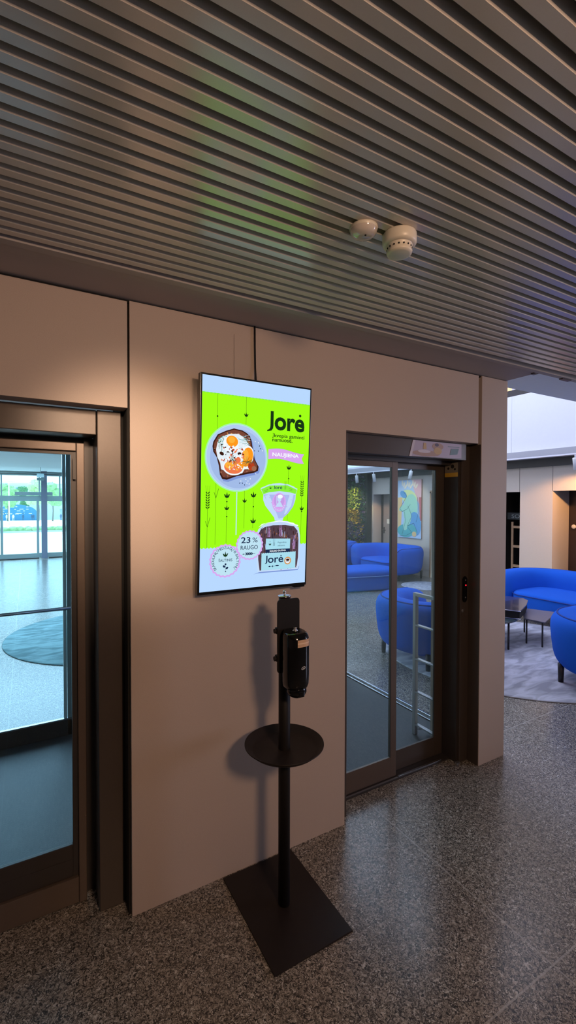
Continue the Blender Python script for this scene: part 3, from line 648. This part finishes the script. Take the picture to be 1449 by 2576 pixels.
L2 = [(.50, .735), (.52, .715), (.56, .70), (.64, .692), (.76, .692), (.85, .70), (.89, .725), (.90, .77), (.90, .86), (.89, .905), (.87, .915), (.52, .915), (.505, .86)]
sp(L2, 'loaf'); lay[0] += 1
for k in range(170):
    u = rnd.uniform(.52, .885); v = rnd.uniform(.70, .90); scr.mi = CN.index(rnd.choice(['loaf3', 'loaf2', 'bread2', 'loaf3', 'crust'])); l_ = rnd.uniform(.012, .04); wd = rnd.uniform(.003, .008); lay[0] += .02
    scr.poly([P3(u, v), P3(u+wd, v), P3(u+wd*.8, v+l_*.6), P3(u, v+l_*.6)])
for k in range(14):
    u = rnd.uniform(.505, .9); v = rnd.uniform(.70, .80); line(u, v, u+rnd.uniform(-.02, .02), v+.03, .0016, rnd.choice(['bagv', 'bagw', 'lilac']), k == 0)
for u, v in ((.60, .705), (.715, .705), (.853, .772)): ear(u, v, v+.045, .011, 'pink')
sp([(.50, .70), (.56, .682), (.70, .674), (.84, .682), (.89, .70), (.89, .694), (.70, .668), (.53, .684)], 'white')
sp([(.572, .757), (.813, .762), (.811, .812), (.571, .812)], 'lbl'); sp([(.571, .812), (.811, .812), (.811, .829), (.571, .829)], 'navy')
text('RAUGO DUONA', .612, .8245, .16, .0085, 'white', .03); cup(.612, .787, .013); dot(.612, .772, .003); ear(.65, .778, .795, .009, 'navy'); text('Pagardinta', .688, .785, .085, .010, 'navy'); text('sėklomis', .688, .798, .07, .008, 'navy')
zz = [(.532+.338*k/36, .829+(.002 if k % 2 else -.001)) for k in range(37)]
lay[0] += 1; scr.mi = CN.index('lbl')
for k in range(36): scr.poly([P3(*zz[k]), P3(*zz[k+1]), P3(zz[k+1][0], .914), P3(zz[k][0], .914)])
logo(.563, .745, .842, .879, 'navy', .015); ell(.79, .874, .034, .034*asp, 'gold'); ell(.79, .874, .024, .024*asp, 'cream'); ell(.79, .869, .018, .005, 'crust'); [ell(.780+.010*k, .8755, .004, .0028, 'crust', n=10) for k in range(3)]
line(.60, .898, .70, .896, .0014, 'navy'); ell(.61, .897, .008, .003, 'navy'); ell(.685, .895, .018, .0035, 'navy'); ell(.64, .897, .004, .005, 'navy')
# badges
def badge(u, v, r):
    n = 44; P = []; Q = []
    for k in range(n):
        a = 2*pi*k/n; rr = r*(1.0 if k % 2 else .935); P.append((u+rr*cos(a), v+rr*sin(a)*asp)); Q.append((u+rr*.90*cos(a), v+rr*.90*sin(a)*asp))
    lay[0] += 1; scr.mi = CN.index('pale'); scr.poly([P3(*p) for p in Q]); lay[0] += 1; scr.mi = CN.index('pink')
    for k in range(n): scr.poly([P3(*P[k]), P3(*P[(k+1) % n]), P3(*Q[(k+1) % n]), P3(*Q[k])])
badge(.418, .785, .128); badge(.201, .854, .140)
text('23', .338, .7745, .085, .029, 'navy', .012); text('%', .442, .7725, .048, .0235, 'navy'); text('RAUGO', .335, .806, .158, .020, 'navy', .005)
line(.352, .827, .47, .827, .0012, 'navy'); ell(.362, .827, .010, .0022, 'navy')
for k in range(4):
    for sg in (-1, 1): ell(.388+k*.016, .827+sg*.0035, .011, .0023, 'navy', rot=-22*sg, n=10, up_=(k == 0))
text('ŠALTINIS', .142, .857, .12, None, 'navy', .005); cup(.201, .826, .024); line(.201, .834, .201, .842, .001, 'ink')
line(.203, .872, .203, .905, .0012, 'navy'); dot(.203, .870, .008, 'navy'); ell(.19, .880, .012, .005, 'navy', rot=40); ell(.216, .888, .012, .005, 'navy', rot=-40); dot(.204, .905, .005, 'navy')
ring = 'SKAIDULINIŲ MEDŽIAGŲ IR BALTYMŲ'
wds = []
for ch in ring:
    if ch == ' ': wds.append(.32); continue
    V, F = text_polys(ch, .0); wds.append(max(p[0] for p in V)-min(p[0] for p in V)+.17)
tot = sum(wds); acc = 0
for i, ch in enumerate(ring):
    acc += wds[i]
    if ch == ' ': continue
    a = radians(222-264*(acc-wds[i]/2)/tot); V, F = text_polys(ch, .0); s_ = .0172; cx = (min(p[0] for p in V)+max(p[0] for p in V))/2
    R0 = .1080*UW; q = a-pi/2; lay[0] += .05; scr.mi = CN.index('navy'); cxu, cvv = .201, .854
    for f in F:
        pp = []
        for j in f:
            x, y = (V[j][0]-cx)*s_, (V[j][1]-.35)*s_*1.0; X = R0*cos(a)+x*cos(q)-y*sin(q); Y = R0*sin(a)+x*sin(q)+y*cos(q); pp.append(P3(cxu+X/UW, cvv-Y/UH))
        scr.poly(pp)
so = scr.build('screen_image', CM, tv, fix=False); so['label'] = 'lit lime green and pale blue bread advert'
tag(MB().tube([(.950, -.006, 2.60), (.951, -.006, 2.50), (.953, -.006, 2.40), (.953, -.02, 2.30)], .0042, 8).build('power_cable', BLACKM), 'thin black cable dropping from the soffit to the screen', 'cable')

# ------------------------------------------------------------------ sanitiser stand
st = thing('sanitizer_stand', 'black floor stand with round tray and rectangular base plate', 'stand', (.967, -.268, 0))
MB().box(-.182, .182, -.252, .256, 0, .007, .0015).build('base_plate', BASEP, st)
pole = MB().lathe([(0, .007), (.0255, .007), (.0255, 1.356), (0, 1.356)], 32).build('pole', BLACKM, st)
MB().lathe([(0, 1.356), (.0285, 1.356), (.0285, 1.360), (0, 1.360)], 28).build('pole_cap', CHROME, st)['label'] = 'bright steel pole cap'
MB().lathe([(0, 1.360), (.006, 1.360), (.006, 1.363), (.004, 1.364), (.004, 1.368), (.0075, 1.371), (.0075, 1.378), (.004, 1.382), (0, 1.383)], 16).build('cap_screw', CHROME, st)
MB().lathe([(.0, .693), (.134, .693), (.143, .697), (.1705, .717), (.1725, .7175), (.1725, .714), (.147, .692), (.138, .6885), (0, .6885)], 64).build('tray', BASEP, st)
MB().prism(rrect(-.054, .054, 1.04, 1.352, .014), -.036, -.031, XZ, .0008).build('mounting_plate', BLACKM, st)
for z in (1.218, 1.100):
    MB().tube([(-.052, -.02, z), (-.061, -.02, z)], .010, 14).build('clamp_knob', BLACKM, st)
MB().box(-.054, .054, -.031, -.012, 1.205, 1.232, .002).build('pole_clamp', BLACKM, st)
MB().box(-.054, .054, -.031, -.012, 1.088, 1.115, .002).build('pole_clamp', BLACKM, st)
ds = thing('soap_dispenser', 'glossy black hand sanitiser dispenser mounted on the stand plate', 'dispenser', (.970, -.304, .96))
def disp_profile(z, zmax):
    return 1
mb = MB(); t = bmesh.new(); rings = []
prof_d = [(.035, .60, .66), (.030, .80, .80), (.038, .92, .93), (.055, .98, .985), (.09, 1, 1), (.14, 1, 1), (.20, 1, 1), (.235, .995, .99), (.250, .97, .95), (.260, .91, .88), (.266, .80, .74)]
for z, sw, sd in prof_d:
    P = rrect(-.052*sw, .052*sw, -.108*sd, -.001, .044*min(sw, sd), 8); rings.append([t.verts.new((x, y_, z)) for x, y_ in P])
for A, B in zip(rings, rings[1:]):
    for k in range(len(A)): f = t.faces.new([A[k], A[(k+1) % len(A)], B[(k+1) % len(A)], B[k]]); f.smooth = True
t.faces.new(rings[0][::-1]); t.faces.new(rings[-1]); mb.add(t); mb.build('housing', BLACKG, ds)
MB().lathe([(0, -.002), (.022, -.002), (.036, .008), (.042, .022), (.040, .040), (.03, .05)], 24, Matrix.Translation((.0, -.062, -.002))).box(-.014, .014, -.105, -.06, .006, .032, .005).build('nozzle', BLACKG, ds)
MB().lathe([(0, .268), (.012, .268), (.012, .272), (.008, .274), (.006, .279), (.009, .282), (0, .283)], 16, Matrix.Translation((-.004, -.055, 0))).build('lock_button', CHROME, ds)
# curved label and small logo mark on the front
def wrap(u, z, off=.0012):   # u in metres along the front from the centre
    hw, r, yb = .052, .044, -.108
    s = hw-r
    if abs(u) <= s: return (u, yb-off, z)
    a = min((abs(u)-s)/r, pi/2); sg = 1 if u > 0 else -1
    return (sg*(s+(r+off)*sin(a)), yb+r-(r+off)*cos(a), z)
mb = MB(); n = 12
for k in range(n):
    u0, u1 = -.022+.058*k/n, -.022+.058*(k+1)/n
    mb.mi = 0; mb.poly([wrap(u0, .214), wrap(u1, .214), wrap(u1, .244), wrap(u0, .244)])
    mb.mi = 1; mb.poly([wrap(u0, .227, .0016), wrap(u1, .227, .0016), wrap(u1, .232, .0016), wrap(u0, .232, .0016)])
mb.build('label_sticker', [mat('tan_label', (.62, .40, .26), .5), mat('tan_label_stripe', (.80, .60, .44), .5)], ds, fix=False)['label'] = 'tan paper sticker'
mb = MB()
for k in range(16):
    a0, a1 = 2*pi*k/16, 2*pi*(k+1)/16
    def q_(a, r): return wrap(.004+.0095*r*cos(a)+.003*sin(a), .128+.0068*r*sin(a))
    mb.poly([q_(a0, 1), q_(a1, 1), q_(a1, .62), q_(a0, .62)])
mb.poly([wrap(.002, .126), wrap(.007, .126), wrap(.007, .129), wrap(.002, .129)])
mb.build('logo_mark', mat('pale_logo', (.5, .5, .52), .4), ds, fix=False)

# ------------------------------------------------------------------ ceiling devices
sd = thing('smoke_detector', 'cream round smoke detector with dark vent holes on the slatted ceiling', 'smoke detector', (1.020, -.900, 2.601))
MB().lathe([(0, 0), (.050, 0), (.0525, -.004), (.0525, -.030), (.048, -.036), (.041, -.037)], 48).build('base', WHITEP, sd)
MB().lathe([(.041, -.036), (.039, -.040), (.037, -.052), (.040, -.055), (.038, -.061), (.030, -.064), (0, -.065)], 48).build('cap', WHITEP, sd)
mb = MB()
for k in range(16):
    a = 2*pi*k/16
    mb.lathe([(0, .0), (.0026, 0), (.0026, .003), (0, .003)], 10, Matrix.Rotation(a, 4, 'Z') @ Matrix.Translation((.0365, 0, -.046)) @ Matrix.Rotation(pi/2, 4, 'Y'))
mb.build('vent_holes', BLACKM, sd)
bd = thing('ceiling_beacon', 'small clear domed ceiling beacon left of the smoke detector', 'beacon', (.900, -.872, 2.601))
MB().lathe([(0, 0), (.042, 0), (.043, -.005), (.040, -.010)], 40).build('base', WHITEP, bd)
MB().lathe([(.041, -.009), (.039, -.018), (.030, -.026), (.016, -.030), (0, -.031)], 40).build('dome', CLEARP, bd)
MB().lathe([(0, 0), (.0028, 0), (.0028, -.002), (0, -.002)], 10, Matrix.Translation((-.004, -.014, -.0305))).build('indicator', BLACKM, bd)

# ------------------------------------------------------------------ door extras
ps = thing('lintel_reflection', 'painted reflection of a screen with bread and food on the right door lintel', 'reflection', (2.26, .054, 2.10))  # screen reflection in the glossy lintel, put into flat coloured shapes
mb = MB(); mats_p = [mat('reflection_pale', (.46, .42, .60), .45), mat('reflection_tan', (.42, .30, .28), .5), mat('reflection_yellow', (.55, .40, .22), .5), mat('reflection_teal', (.16, .26, .33), .5), mat('reflection_dark', (.12, .10, .18), .5), mat('reflection_white', (.62, .60, .74), .5)]
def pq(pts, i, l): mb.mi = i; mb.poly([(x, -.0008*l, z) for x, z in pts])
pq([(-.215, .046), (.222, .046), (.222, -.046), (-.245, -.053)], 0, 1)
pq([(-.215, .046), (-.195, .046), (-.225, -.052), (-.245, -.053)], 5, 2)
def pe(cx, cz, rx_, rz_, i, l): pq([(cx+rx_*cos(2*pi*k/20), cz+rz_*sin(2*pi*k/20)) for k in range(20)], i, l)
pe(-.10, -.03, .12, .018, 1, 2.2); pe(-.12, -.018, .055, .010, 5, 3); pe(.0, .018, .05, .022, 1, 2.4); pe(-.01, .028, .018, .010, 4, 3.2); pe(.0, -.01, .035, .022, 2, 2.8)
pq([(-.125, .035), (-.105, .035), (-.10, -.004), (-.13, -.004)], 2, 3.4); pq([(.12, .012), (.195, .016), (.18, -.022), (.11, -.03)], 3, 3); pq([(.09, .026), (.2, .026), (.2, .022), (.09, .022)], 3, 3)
mb.build('reflection_print', mats_p, ps, fix=False); MB().prism([(-.245, -.053), (.222, -.046), (.222, .046), (-.215, .046)], .0, .0008, XZ).build('backing', mats_p[0], ps)
sk = thing('pocket_mark', 'small yellow and black mark inside the dark door pocket', 'sticker', (2.513, .16, 1.99))  # thin grey patch with a yellow band and black spots
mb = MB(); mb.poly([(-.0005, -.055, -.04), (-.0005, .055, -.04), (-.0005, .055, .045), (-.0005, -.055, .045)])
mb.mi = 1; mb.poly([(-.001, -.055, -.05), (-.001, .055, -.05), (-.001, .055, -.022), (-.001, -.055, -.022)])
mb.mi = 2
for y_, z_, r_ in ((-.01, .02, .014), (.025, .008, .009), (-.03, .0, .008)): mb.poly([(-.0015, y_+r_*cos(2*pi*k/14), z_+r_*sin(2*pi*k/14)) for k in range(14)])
mb.build('mark_print', [mat('mark_grey', (.22, .19, .14), .6), mat('mark_yellow', (.62, .36, .03), .5), DARKBACK], sk, fix=False)
sw = thing('door_switch', 'black oval door switch with a red light on the right jamb', 'switch', (2.565, .089, 1.18))
MB().prism(rrect(-.019, .019, -.088, .088, .019), -.010, 0, XZ, .003).build('housing', BLACKG, sw)
for z in (.062, -.055): MB().lathe([(0, 0), (.006, 0), (.005, .002), (0, .002)], 14, Matrix.Translation((0.002, -.010, z)) @ Matrix.Rotation(pi/2, 4, 'X')).build('screw', STEELD, sw)
MB().lathe([(0, 0), (.005, 0), (.004, .003), (0, .004)], 14, Matrix.Translation((.004, -.010, .028)) @ Matrix.Rotation(pi/2, 4, 'X')).build('indicator_light', emis('red_light', '#ff2030', 1.6), sw)
tag(MB().lathe([(0, 0), (.011, 0), (.011, .003), (.006, .004), (0, .004)], 20, Matrix.Translation((2.553, .090, 1.035)) @ Matrix.Rotation(pi/2, 4, 'X')).build('key_switch', STEELD), 'small round steel key switch below the door switch', 'switch')

# ------------------------------------------------------------------ lounge furniture
def make_sofa(Wd, Dp, Ht=.72, T_=.34, Rc=.44, z0=.13, label='', loc=(0, 0, 0), rz=0):
    s = thing('sofa', label, 'sofa', loc, rz, 'blue lounge sofas')
    path = []; n = 10; hw = Wd/2-T_/2; yb = Dp/2-T_/2; yf = -Dp/2+T_*.45
    path += [(-hw, yf+(yb-Rc-yf)*k/6) for k in range(7)]
    path += [(-hw+Rc-Rc*cos(pi/2*k/n), yb-Rc+Rc*sin(pi/2*k/n)) for k in range(1, n+1)]
    path += [(-hw+Rc+(2*hw-2*Rc)*k/8, yb) for k in range(1, 9)]
    path += [(hw-Rc+Rc*sin(pi/2*k/n), yb-Rc+Rc*cos(pi/2*k/n)) for k in range(1, n+1)]
    path += [(hw, yb-Rc-(yb-Rc-yf)*k/6) for k in range(1, 7)]
    # rounded ends
    ext = []
    for k in range(1, 7): a = k/6*pi/2; ext.append((T_*.55*sin(a), max(cos(a), .02)))
    full = [(p, 1.0) for p in path]
    full = [((-hw, yf-d), sc_) for d, sc_ in reversed(ext)]+full+[((hw, yf-d), sc_) for d, sc_ in ext]
    t = bmesh.new(); rings = []; NS = 28; outer = []
    for i, (p, sc_) in enumerate(full):
        a = full[max(i-1, 0)][0]; b = full[min(i+1, len(full)-1)][0]; d = Vector((b[0]-a[0], b[1]-a[1], 0)).normalized(); nrm = Vector((-d.y, d.x, 0))
        hh = (Ht-z0)/2; zc = z0+hh; rg = []
        for k in range(NS):
            th = 2*pi*k/NS; c_, s_ = cos(th), sin(th); e = 2/3.2
            x_ = (abs(c_)**e)*(1 if c_ > 0 else -1)*T_/2*(.35+.65*sc_ if sc_ < 1 else 1); z_ = (abs(s_)**e)*(1 if s_ > 0 else -1)*hh*(.55+.45*sc_ if sc_ < 1 else 1)
            if sc_ < .05: x_ *= .3; z_ *= .6
            x_ += .05*(z_/hh)*(1 if True else 0)*.6
            rg.append(t.verts.new((p[0]+nrm.x*x_, p[1]+nrm.y*x_, zc+z_)))
        rings.append(rg)
        if sc_ > .3:
            x_ = T_/2*.52+.03; outer.append((p[0]+nrm.x*x_*1.0, p[1]+nrm.y*x_*1.0, zc+hh*.955*(.55+.45*sc_ if sc_ < 1 else 1)))
    for A, B in zip(rings, rings[1:]):
        for k in range(NS): f = t.faces.new([A[k], A[(k+1) % NS], B[(k+1) % NS], B[k]]); f.smooth = True
    for rg in (rings[0], rings[-1]): f = t.faces.new(rg)
    mb = MB(); mb.add(t); mb.build('backrest', BLUE, s)
    MB().tube(outer, .009, 8).build('piping', BLUED, s)
    # seat
    sw_ = Wd-2*T_+.08; P = []
    y0_, y1_ = -Dp/2+.01, Dp/2-T_+.06
    P = rrect(-sw_/2, sw_/2, y0_, y1_, .22, 10); t = bmesh.new(); rings = []
    P = [(x, y_-(.07*(1-(2*x/sw_)**2) if y_ < (y0_+y1_)/2 else 0)) for x, y_ in P]
    for z, k in ((z0+.02, .93), (z0+.05, .97), (.24, .99), (.36, 1.0), (.395, .99), (.42, .95), (.43, .86), (.436, .5)):
        rings.append([t.verts.new((x*k, (y0_+y1_)/2+(y_-(y0_+y1_)/2)*k, z)) for x, y_ in P])
    for A, B in zip(rings, rings[1:]):
        for k in range(len(A)): f = t.faces.new([A[k], A[(k+1) % len(A)], B[(k+1) % len(A)], B[k]]); f.smooth = True
    f = t.faces.new(rings[-1]); f.smooth = True; t.faces.new(rings[0][::-1]); mb = MB(); mb.add(t); mb.build('seat', BLUE, s)
    MB().tube([(x*1.0, y_, .365) for x, y_ in P if y_ < y0_+.4], .007, 6).build('seat_piping', BLUED, s) if False else None
    pf = sorted([(x, y_) for x, y_ in P if y_ < (y0_+y1_)/2-.05])
    MB().tube([(x*1.005, y_*1.005-.002, .385) for x, y_ in pf], .008, 6).build('seat_piping', BLUED, s)
    for sx_ in (-1, 1):
        for sy in (-1, 1): MB().lathe([(0, 0), (.024, 0), (.030, z0+.05), (0, z0+.05)], 16, Matrix.Translation((sx_*(Wd/2-.22), sy*(Dp/2-.2), 0))).build('leg', LEGM, s)
    return s
make_sofa(2.25, 1.12, .70, label='blue sofa against the back wall behind the coffee tables', loc=(6.98, 1.58, 0), rz=-pi/2)
make_sofa(2.1, 1.05, .67, label='blue sofa at the right edge standing on the grey rug', loc=(4.86, -.30, .012), rz=pi/2, Rc=.38)
make_sofa(1.12, .84, .70, label='blue sofa seen from behind just past the vestibule glass', loc=(3.84, 1.72, .012), rz=pi/2, Rc=.34)
make_sofa(1.75, 1.10, .74, label='blue sofa facing forward below the painting', loc=(7.62, 6.30, .012), rz=-pi/2)
make_sofa(1.75, 1.05, .74, label='blue sofa in front of the plant wall', loc=(7.26, 8.22, 0), rz=-pi/2)
ot = thing('ottoman', 'long blue upholstered ottoman in front of the far sofas', 'ottoman', (5.75, 5.45, 0), radians(78))
t = bmesh.new(); rings = []; P = rrect(-.42, .42, -.95, .95, .36, 10)
for z, k in ((.02, .90), (.05, .92), (.24, .93), (.30, .95), (.32, 1.0), (.38, 1.02), (.42, .98), (.44, .86), (.448, .5)): rings.append([t.verts.new((x*k, y_*k, z)) for x, y_ in P])
for A, B in zip(rings, rings[1:]):
    for k in range(len(A)): f = t.faces.new([A[k], A[(k+1) % len(A)], B[(k+1) % len(A)], B[k]]); f.smooth = True
t.faces.new(rings[-1]); t.faces.new(rings[0][::-1]); mb = MB(); mb.add(t); mb.build('cushion', BLUE, ot)
MB().tube([(x*1.0, y_*1.0, .305) for x, y_ in P]+[(P[0][0], P[0][1], .305)], .008, 6).build('piping', mat('pale_blue_piping', (.15, .3, .75), .7), ot)
for sx_ in (-1, 1):
    for sy in (-1, 1): MB().lathe([(0, 0), (.02, 0), (.024, .06), (0, .06)], 12, Matrix.Translation((sx_*.2, sy*.62, 0))).build('foot', LEGM, ot)
# rugs
def rug(x, y, rx_, ry, lab, m=RUGM):
    o = MB().lathe([(0, .0115), (.99, .0115), (1.0, .008), (1.0, .0), (0, 0)], 72).build('rug', m); o.scale = (rx_, ry, 1); o.location = (x, y, .0005); return tag(o, lab, 'rug', 'round lounge rugs')
rug(5.0, 1.42, 1.48, 1.48, 'large round grey streaked rug under the coffee tables')
rug(1.15, 4.62, 1.42, 1.42, 'round teal streaked rug on the lobby floor seen through the left door', RUGT)
rug(7.36, 4.93, .52, .50, 'small round pale rug beside the ottoman')
# coffee tables
TBL = mat('dark_smoked_top', (.045, .040, .055), .18, coat=.3)
c1 = thing('coffee_table', 'black coffee table with a curved box top on a round lower disc, by the column', 'table', (5.35, 1.80, .012))
cp = [(-.62, .20), (-.30, -.22), (-.18, -.43), (.19, -.27), (.48, -.11), (.57, .02), (.50, .19), (.10, .45), (-.40, .50)]
MB().prism(cp, .432, .448, None, .002).build('table_top', TBL, c1)
MB().prism([(x*.97, y_*.97) for x, y_ in cp], .345, .432).build('drawer_box', DARKBACK, c1)
for z in (.443, .350): MB().tube([(-.60, .17, z), (-.30, -.225, z), (-.18, -.435, z)], .006, 6).build('edge_strip', CHROME, c1)
MB().lathe([(0, .318), (.36, .318), (.40, .330), (.36, .344), (0, .344)], 40, Matrix.Translation((-.36, -.04, 0))).build('lower_disc', mat('dark_teal_lacquer', (.03, .05, .06), .3), c1)
for x, y_ in ((-.36, -.40), (-.66, .12), (-.20, .26)): MB().tube([(x, y_, 0), (x, y_, .33)], .012, 10).build('leg', LEGM, c1)
c2 = thing('coffee_table', 'small low rectangular coffee table with thin black legs beside the far sofa', 'table', (5.60, 1.42, .012))
MB().prism([(-.19, -.21), (.46, .02), (.30, .40), (-.22, .04)], .300, .315, None, .002).build('table_top', mat('grey_table_top', (.12, .12, .15), .3), c2)
for x, y_ in ((-.17, -.17), (.40, .03), (.25, .33), (-.19, .02)): MB().tube([(x, y_, 0), (x, y_, .301)], .010, 10).build('leg', LEGM, c2)
# track spots
TG2 = 'white track spotlights'
tr = tag(MB().box(7.80, 7.83, -3, 9.8, 2.565, 2.59).build('light_track', WHITEW), 'white lighting track under the lounge beam', 'track')
def spot(y, lab, tilt, az):
    s = thing('track_spotlight', lab, 'spotlight', (7.815, y, 2.565), az, TG2)
    MB().tube([(0, 0, 0), (0, 0, -.05)], .012, 8).build('stem', WHITEW, s)
    M_ = Matrix.Translation((0, 0, -.05)) @ Matrix.Rotation(tilt, 4, 'Y')
    MB().lathe([(0, 0), (.038, 0), (.042, -.01), (.042, -.20), (.034, -.20), (.03, -.17), (0, -.17)], 24, M_).build('lamp_head', mat('spot_white', (.82, .82, .80), .4), s)
    return s
spot(7.86, 'white track spotlight above the plant wall, leftmost of the row', -.12, 0)
spot(7.16, 'white track spotlight above the far door', -.2, 0)
spot(5.83, 'white track spotlight above the painting', .25, 0)
spot(2.16, 'white track spotlight at the right edge above the dark doorway', -.2, 0)
# painting (generic abstract)
pt = thing('painting', 'tall teal and pink abstract painting on the beige lounge wall', 'painting', (8.285, 6.34, 1.62))
MB().box(-.015, .014, -.40, .40, -.72, .72, .003).build('stretcher_frame', WOOD, pt)
PC = {'pale': '#b9cfe6', 'pinkc': '#e8b8b8', 'mint': '#a9dcc0', 'lime': '#dbe8a4', 'sea': '#5fb3b0', 'blue': '#6aa6d0', 'sand': '#e8c48a', 'cream': '#f0e4cc', 'line': '#2c5560', 'rose': '#c07070'}
PN = list(PC); mb = MB(); L_ = [0]
def pp(pts, c):
    L_[0] += 1; mb.mi = PN.index(c); mb.poly([(-.0155-.0003*L_[0], .40-u*.8, .72-v*1.44) for u, v in pts])
def pel(u, v, a, b, c, rot=0):
    q = radians(rot); pp([(u+a*cos(2*pi*k/24)*cos(q)-b*sin(2*pi*k/24)*sin(q), v+(a*cos(2*pi*k/24)*sin(q)+b*sin(2*pi*k/24)*cos(q))*.56) for k in range(24)], c)
pp([(0, 0), (1, 0), (1, 1), (0, 1)], 'pale'); pp([(.6, 0), (1, 0), (1, .45), (.8, .35)], 'pinkc'); pp([(0, .3), (.2, .3), (.15, .8), (0, .85)], 'sand'); pp([(.9, .3), (1, .3), (1, .7), (.94, .7)], 'rose')
for k in range(9): pel(.2+.075*k, .05+.03*(k % 3), .035, .09, 'cream', 20*(k % 3))
pel(.5, .30, .34, .22, 'lime', 20); pel(.25, .25, .16, .10, 'blue', 30); pel(.55, .5, .30, .46, 'mint', 8); pel(.25, .48, .2, .09, 'mint', -25); pel(.75, .75, .24, .36, 'blue', -10); pel(.35, .88, .36, .20, 'sea'); pel(.42, .72, .13, .3, 'mint', 25); pel(.62, .86, .22, .16, 'sea', 30); pel(.72, .93, .09, .08, 'sand')
def pl_(pts, wd=.008):
    for (a, b), (c, d) in zip(pts, pts[1:]):
        dx, dy = (c-a)*.8, (d-b)*1.44; l = sqrt(dx*dx+dy*dy); nx, ny = -dy/l*wd/2/.8, dx/l*wd/2/1.44
        mb.mi = PN.index('line'); mb.poly([(-.0225, .40-(u)*.8, .72-v*1.44) for u, v in ((a+nx, b+ny), (c+nx, d+ny), (c-nx, d-ny), (a-nx, b-ny))])
for ln in ([(.25, .2), (.4, .28), (.2, .42), (.1, .5), (.2, .55), (.42, .5), (.55, .42)], [(.3, .55), (.35, .72), (.2, .95)], [(.45, .45), (.62, .62), (.42, .8), (.7, .74), (.85, .9)], [(.85, .3), (.9, .55), (.8, .72)], [(.1, .98), (.4, .96), (.62, .9), (.45, .82)]): pl_(ln)
mb.build('canvas', [mat('canvas_'+k, lin(PC[k]), .7) for k in PN], pt, fix=False)
# plant wall
pw = thing('plant_wall', 'lush vertical plant wall with green and amber leaves beside the far door', 'plant wall', (8.12, 8.75, 0))
MB().box(0, .15, -.98, 1.1, 0, 2.56).build('backing', mat('planter_felt', (.02, .025, .022), .95), pw)
LM = [LEAF_A, LEAF_B, LEAF_C, LEAF_D, LEAF_E]; mb = MB(); rnd = random.Random(11)
for k in range(5200):
    y_ = rnd.uniform(-.95, 1.08); z_ = rnd.uniform(.25, 2.5); yy = y_+8.75
    q = noise.noise(Vector((yy*2.2, z_*2, 3)))*.5
    if z_ < 1.22+q*.2: mi = 3 if rnd.random() < .6 else rnd.choice((0, 4)); out = rnd.uniform(0, .14)
    elif yy < 7.95+q*.2 or z_ > 2.15+q*.3: mi = rnd.choice((0, 0, 3)); out = rnd.uniform(0, .05)
    elif yy < 8.75+q:
        if z_ < 1.62: mi = 4 if rnd.random() < .85 else 2
        else: mi = rnd.choice((2, 2, 1))
        out = rnd.uniform(.02, .2)
    else: mi = 0 if rnd.random() < .7 else 1; out = rnd.uniform(0, .08)
    mb.mi = mi; l_ = rnd.uniform(.04, .13); wd = l_*rnd.uniform(.18, .4); a = rnd.uniform(-pi, pi); tl = rnd.uniform(.1, 1.1)
    d = Vector((-cos(tl), sin(a)*sin(tl), cos(a)*sin(tl)))*l_; sd_ = d.cross(Vector((rnd.random(), rnd.random(), rnd.random()))).normalized()*wd
    p = Vector((-out, y_, z_)); mb.poly([p, p+d*.45+sd_*.5, p+d, p+d*.5-sd_*.5])
o = mb.build('foliage', LM, pw, fix=False); o['kind'] = 'stuff'
# alcove contents
sh = thing('shelf_ladder', 'wooden shelf ladder with small holes in the narrow dark alcove', 'shelf', (8.75, 3.72, 0))
for y_ in (-.16, .16): 
    MB().box(-.015, .015, y_-.02, y_+.02, 0, 1.38, .002).build('upright', WOOD, sh)
for z in (.45, .85, 1.25): MB().box(-.01, .01, -.14, .14, z, z+.05).build('rung', WOOD, sh)
pf = thing('potted_plant', 'dark leafy plant at the top of the narrow alcove', 'plant', (8.95, 3.62, 1.55))
MB().lathe([(0, 0), (.07, 0), (.09, .14), (.08, .14), (0, .12)], 20).build('pot', BRONZE, pf)
mb = MB(); rnd = random.Random(4)
for k in range(160):
    a = rnd.uniform(0, 2*pi); l_ = rnd.uniform(.05, .12); p = Vector((rnd.uniform(-.12, .12), rnd.uniform(-.16, .16), rnd.uniform(.12, .40))); d = Vector((cos(a), sin(a), rnd.uniform(-.3, .8)))*l_; s_ = Vector((-sin(a), cos(a), .2))*l_*.25
    mb.mi = rnd.choice((0, 1, 1)); mb.poly([p, p+d*.5+s_, p+d, p+d*.5-s_])
mb.build('foliage', [LEAF_B, LEAF_C], pf, fix=False)
MB().box(-.05, .05, -.2, .2, -.03, -.0).build('shelf_board', WOOD, pf)
sb = thing('shop_sign', 'dark board with faint grey lettering in the narrow alcove', 'sign', (8.72, 3.72, 1.50))
V, F = text_polys('SO P', .0); mb = MB().box(0, .02, -.26, .26, -.07, .07); mb.mi = 1
for f in F: mb.poly([(-.002, .17-V[j][0]*.15, -.04+V[j][1]*.11) for j in f])
mb.build('board', [mat('dark_board', (.015, .02, .022), .6), mat('grey_lettering', (.2, .22, .22), .6)], sb, fix=False)
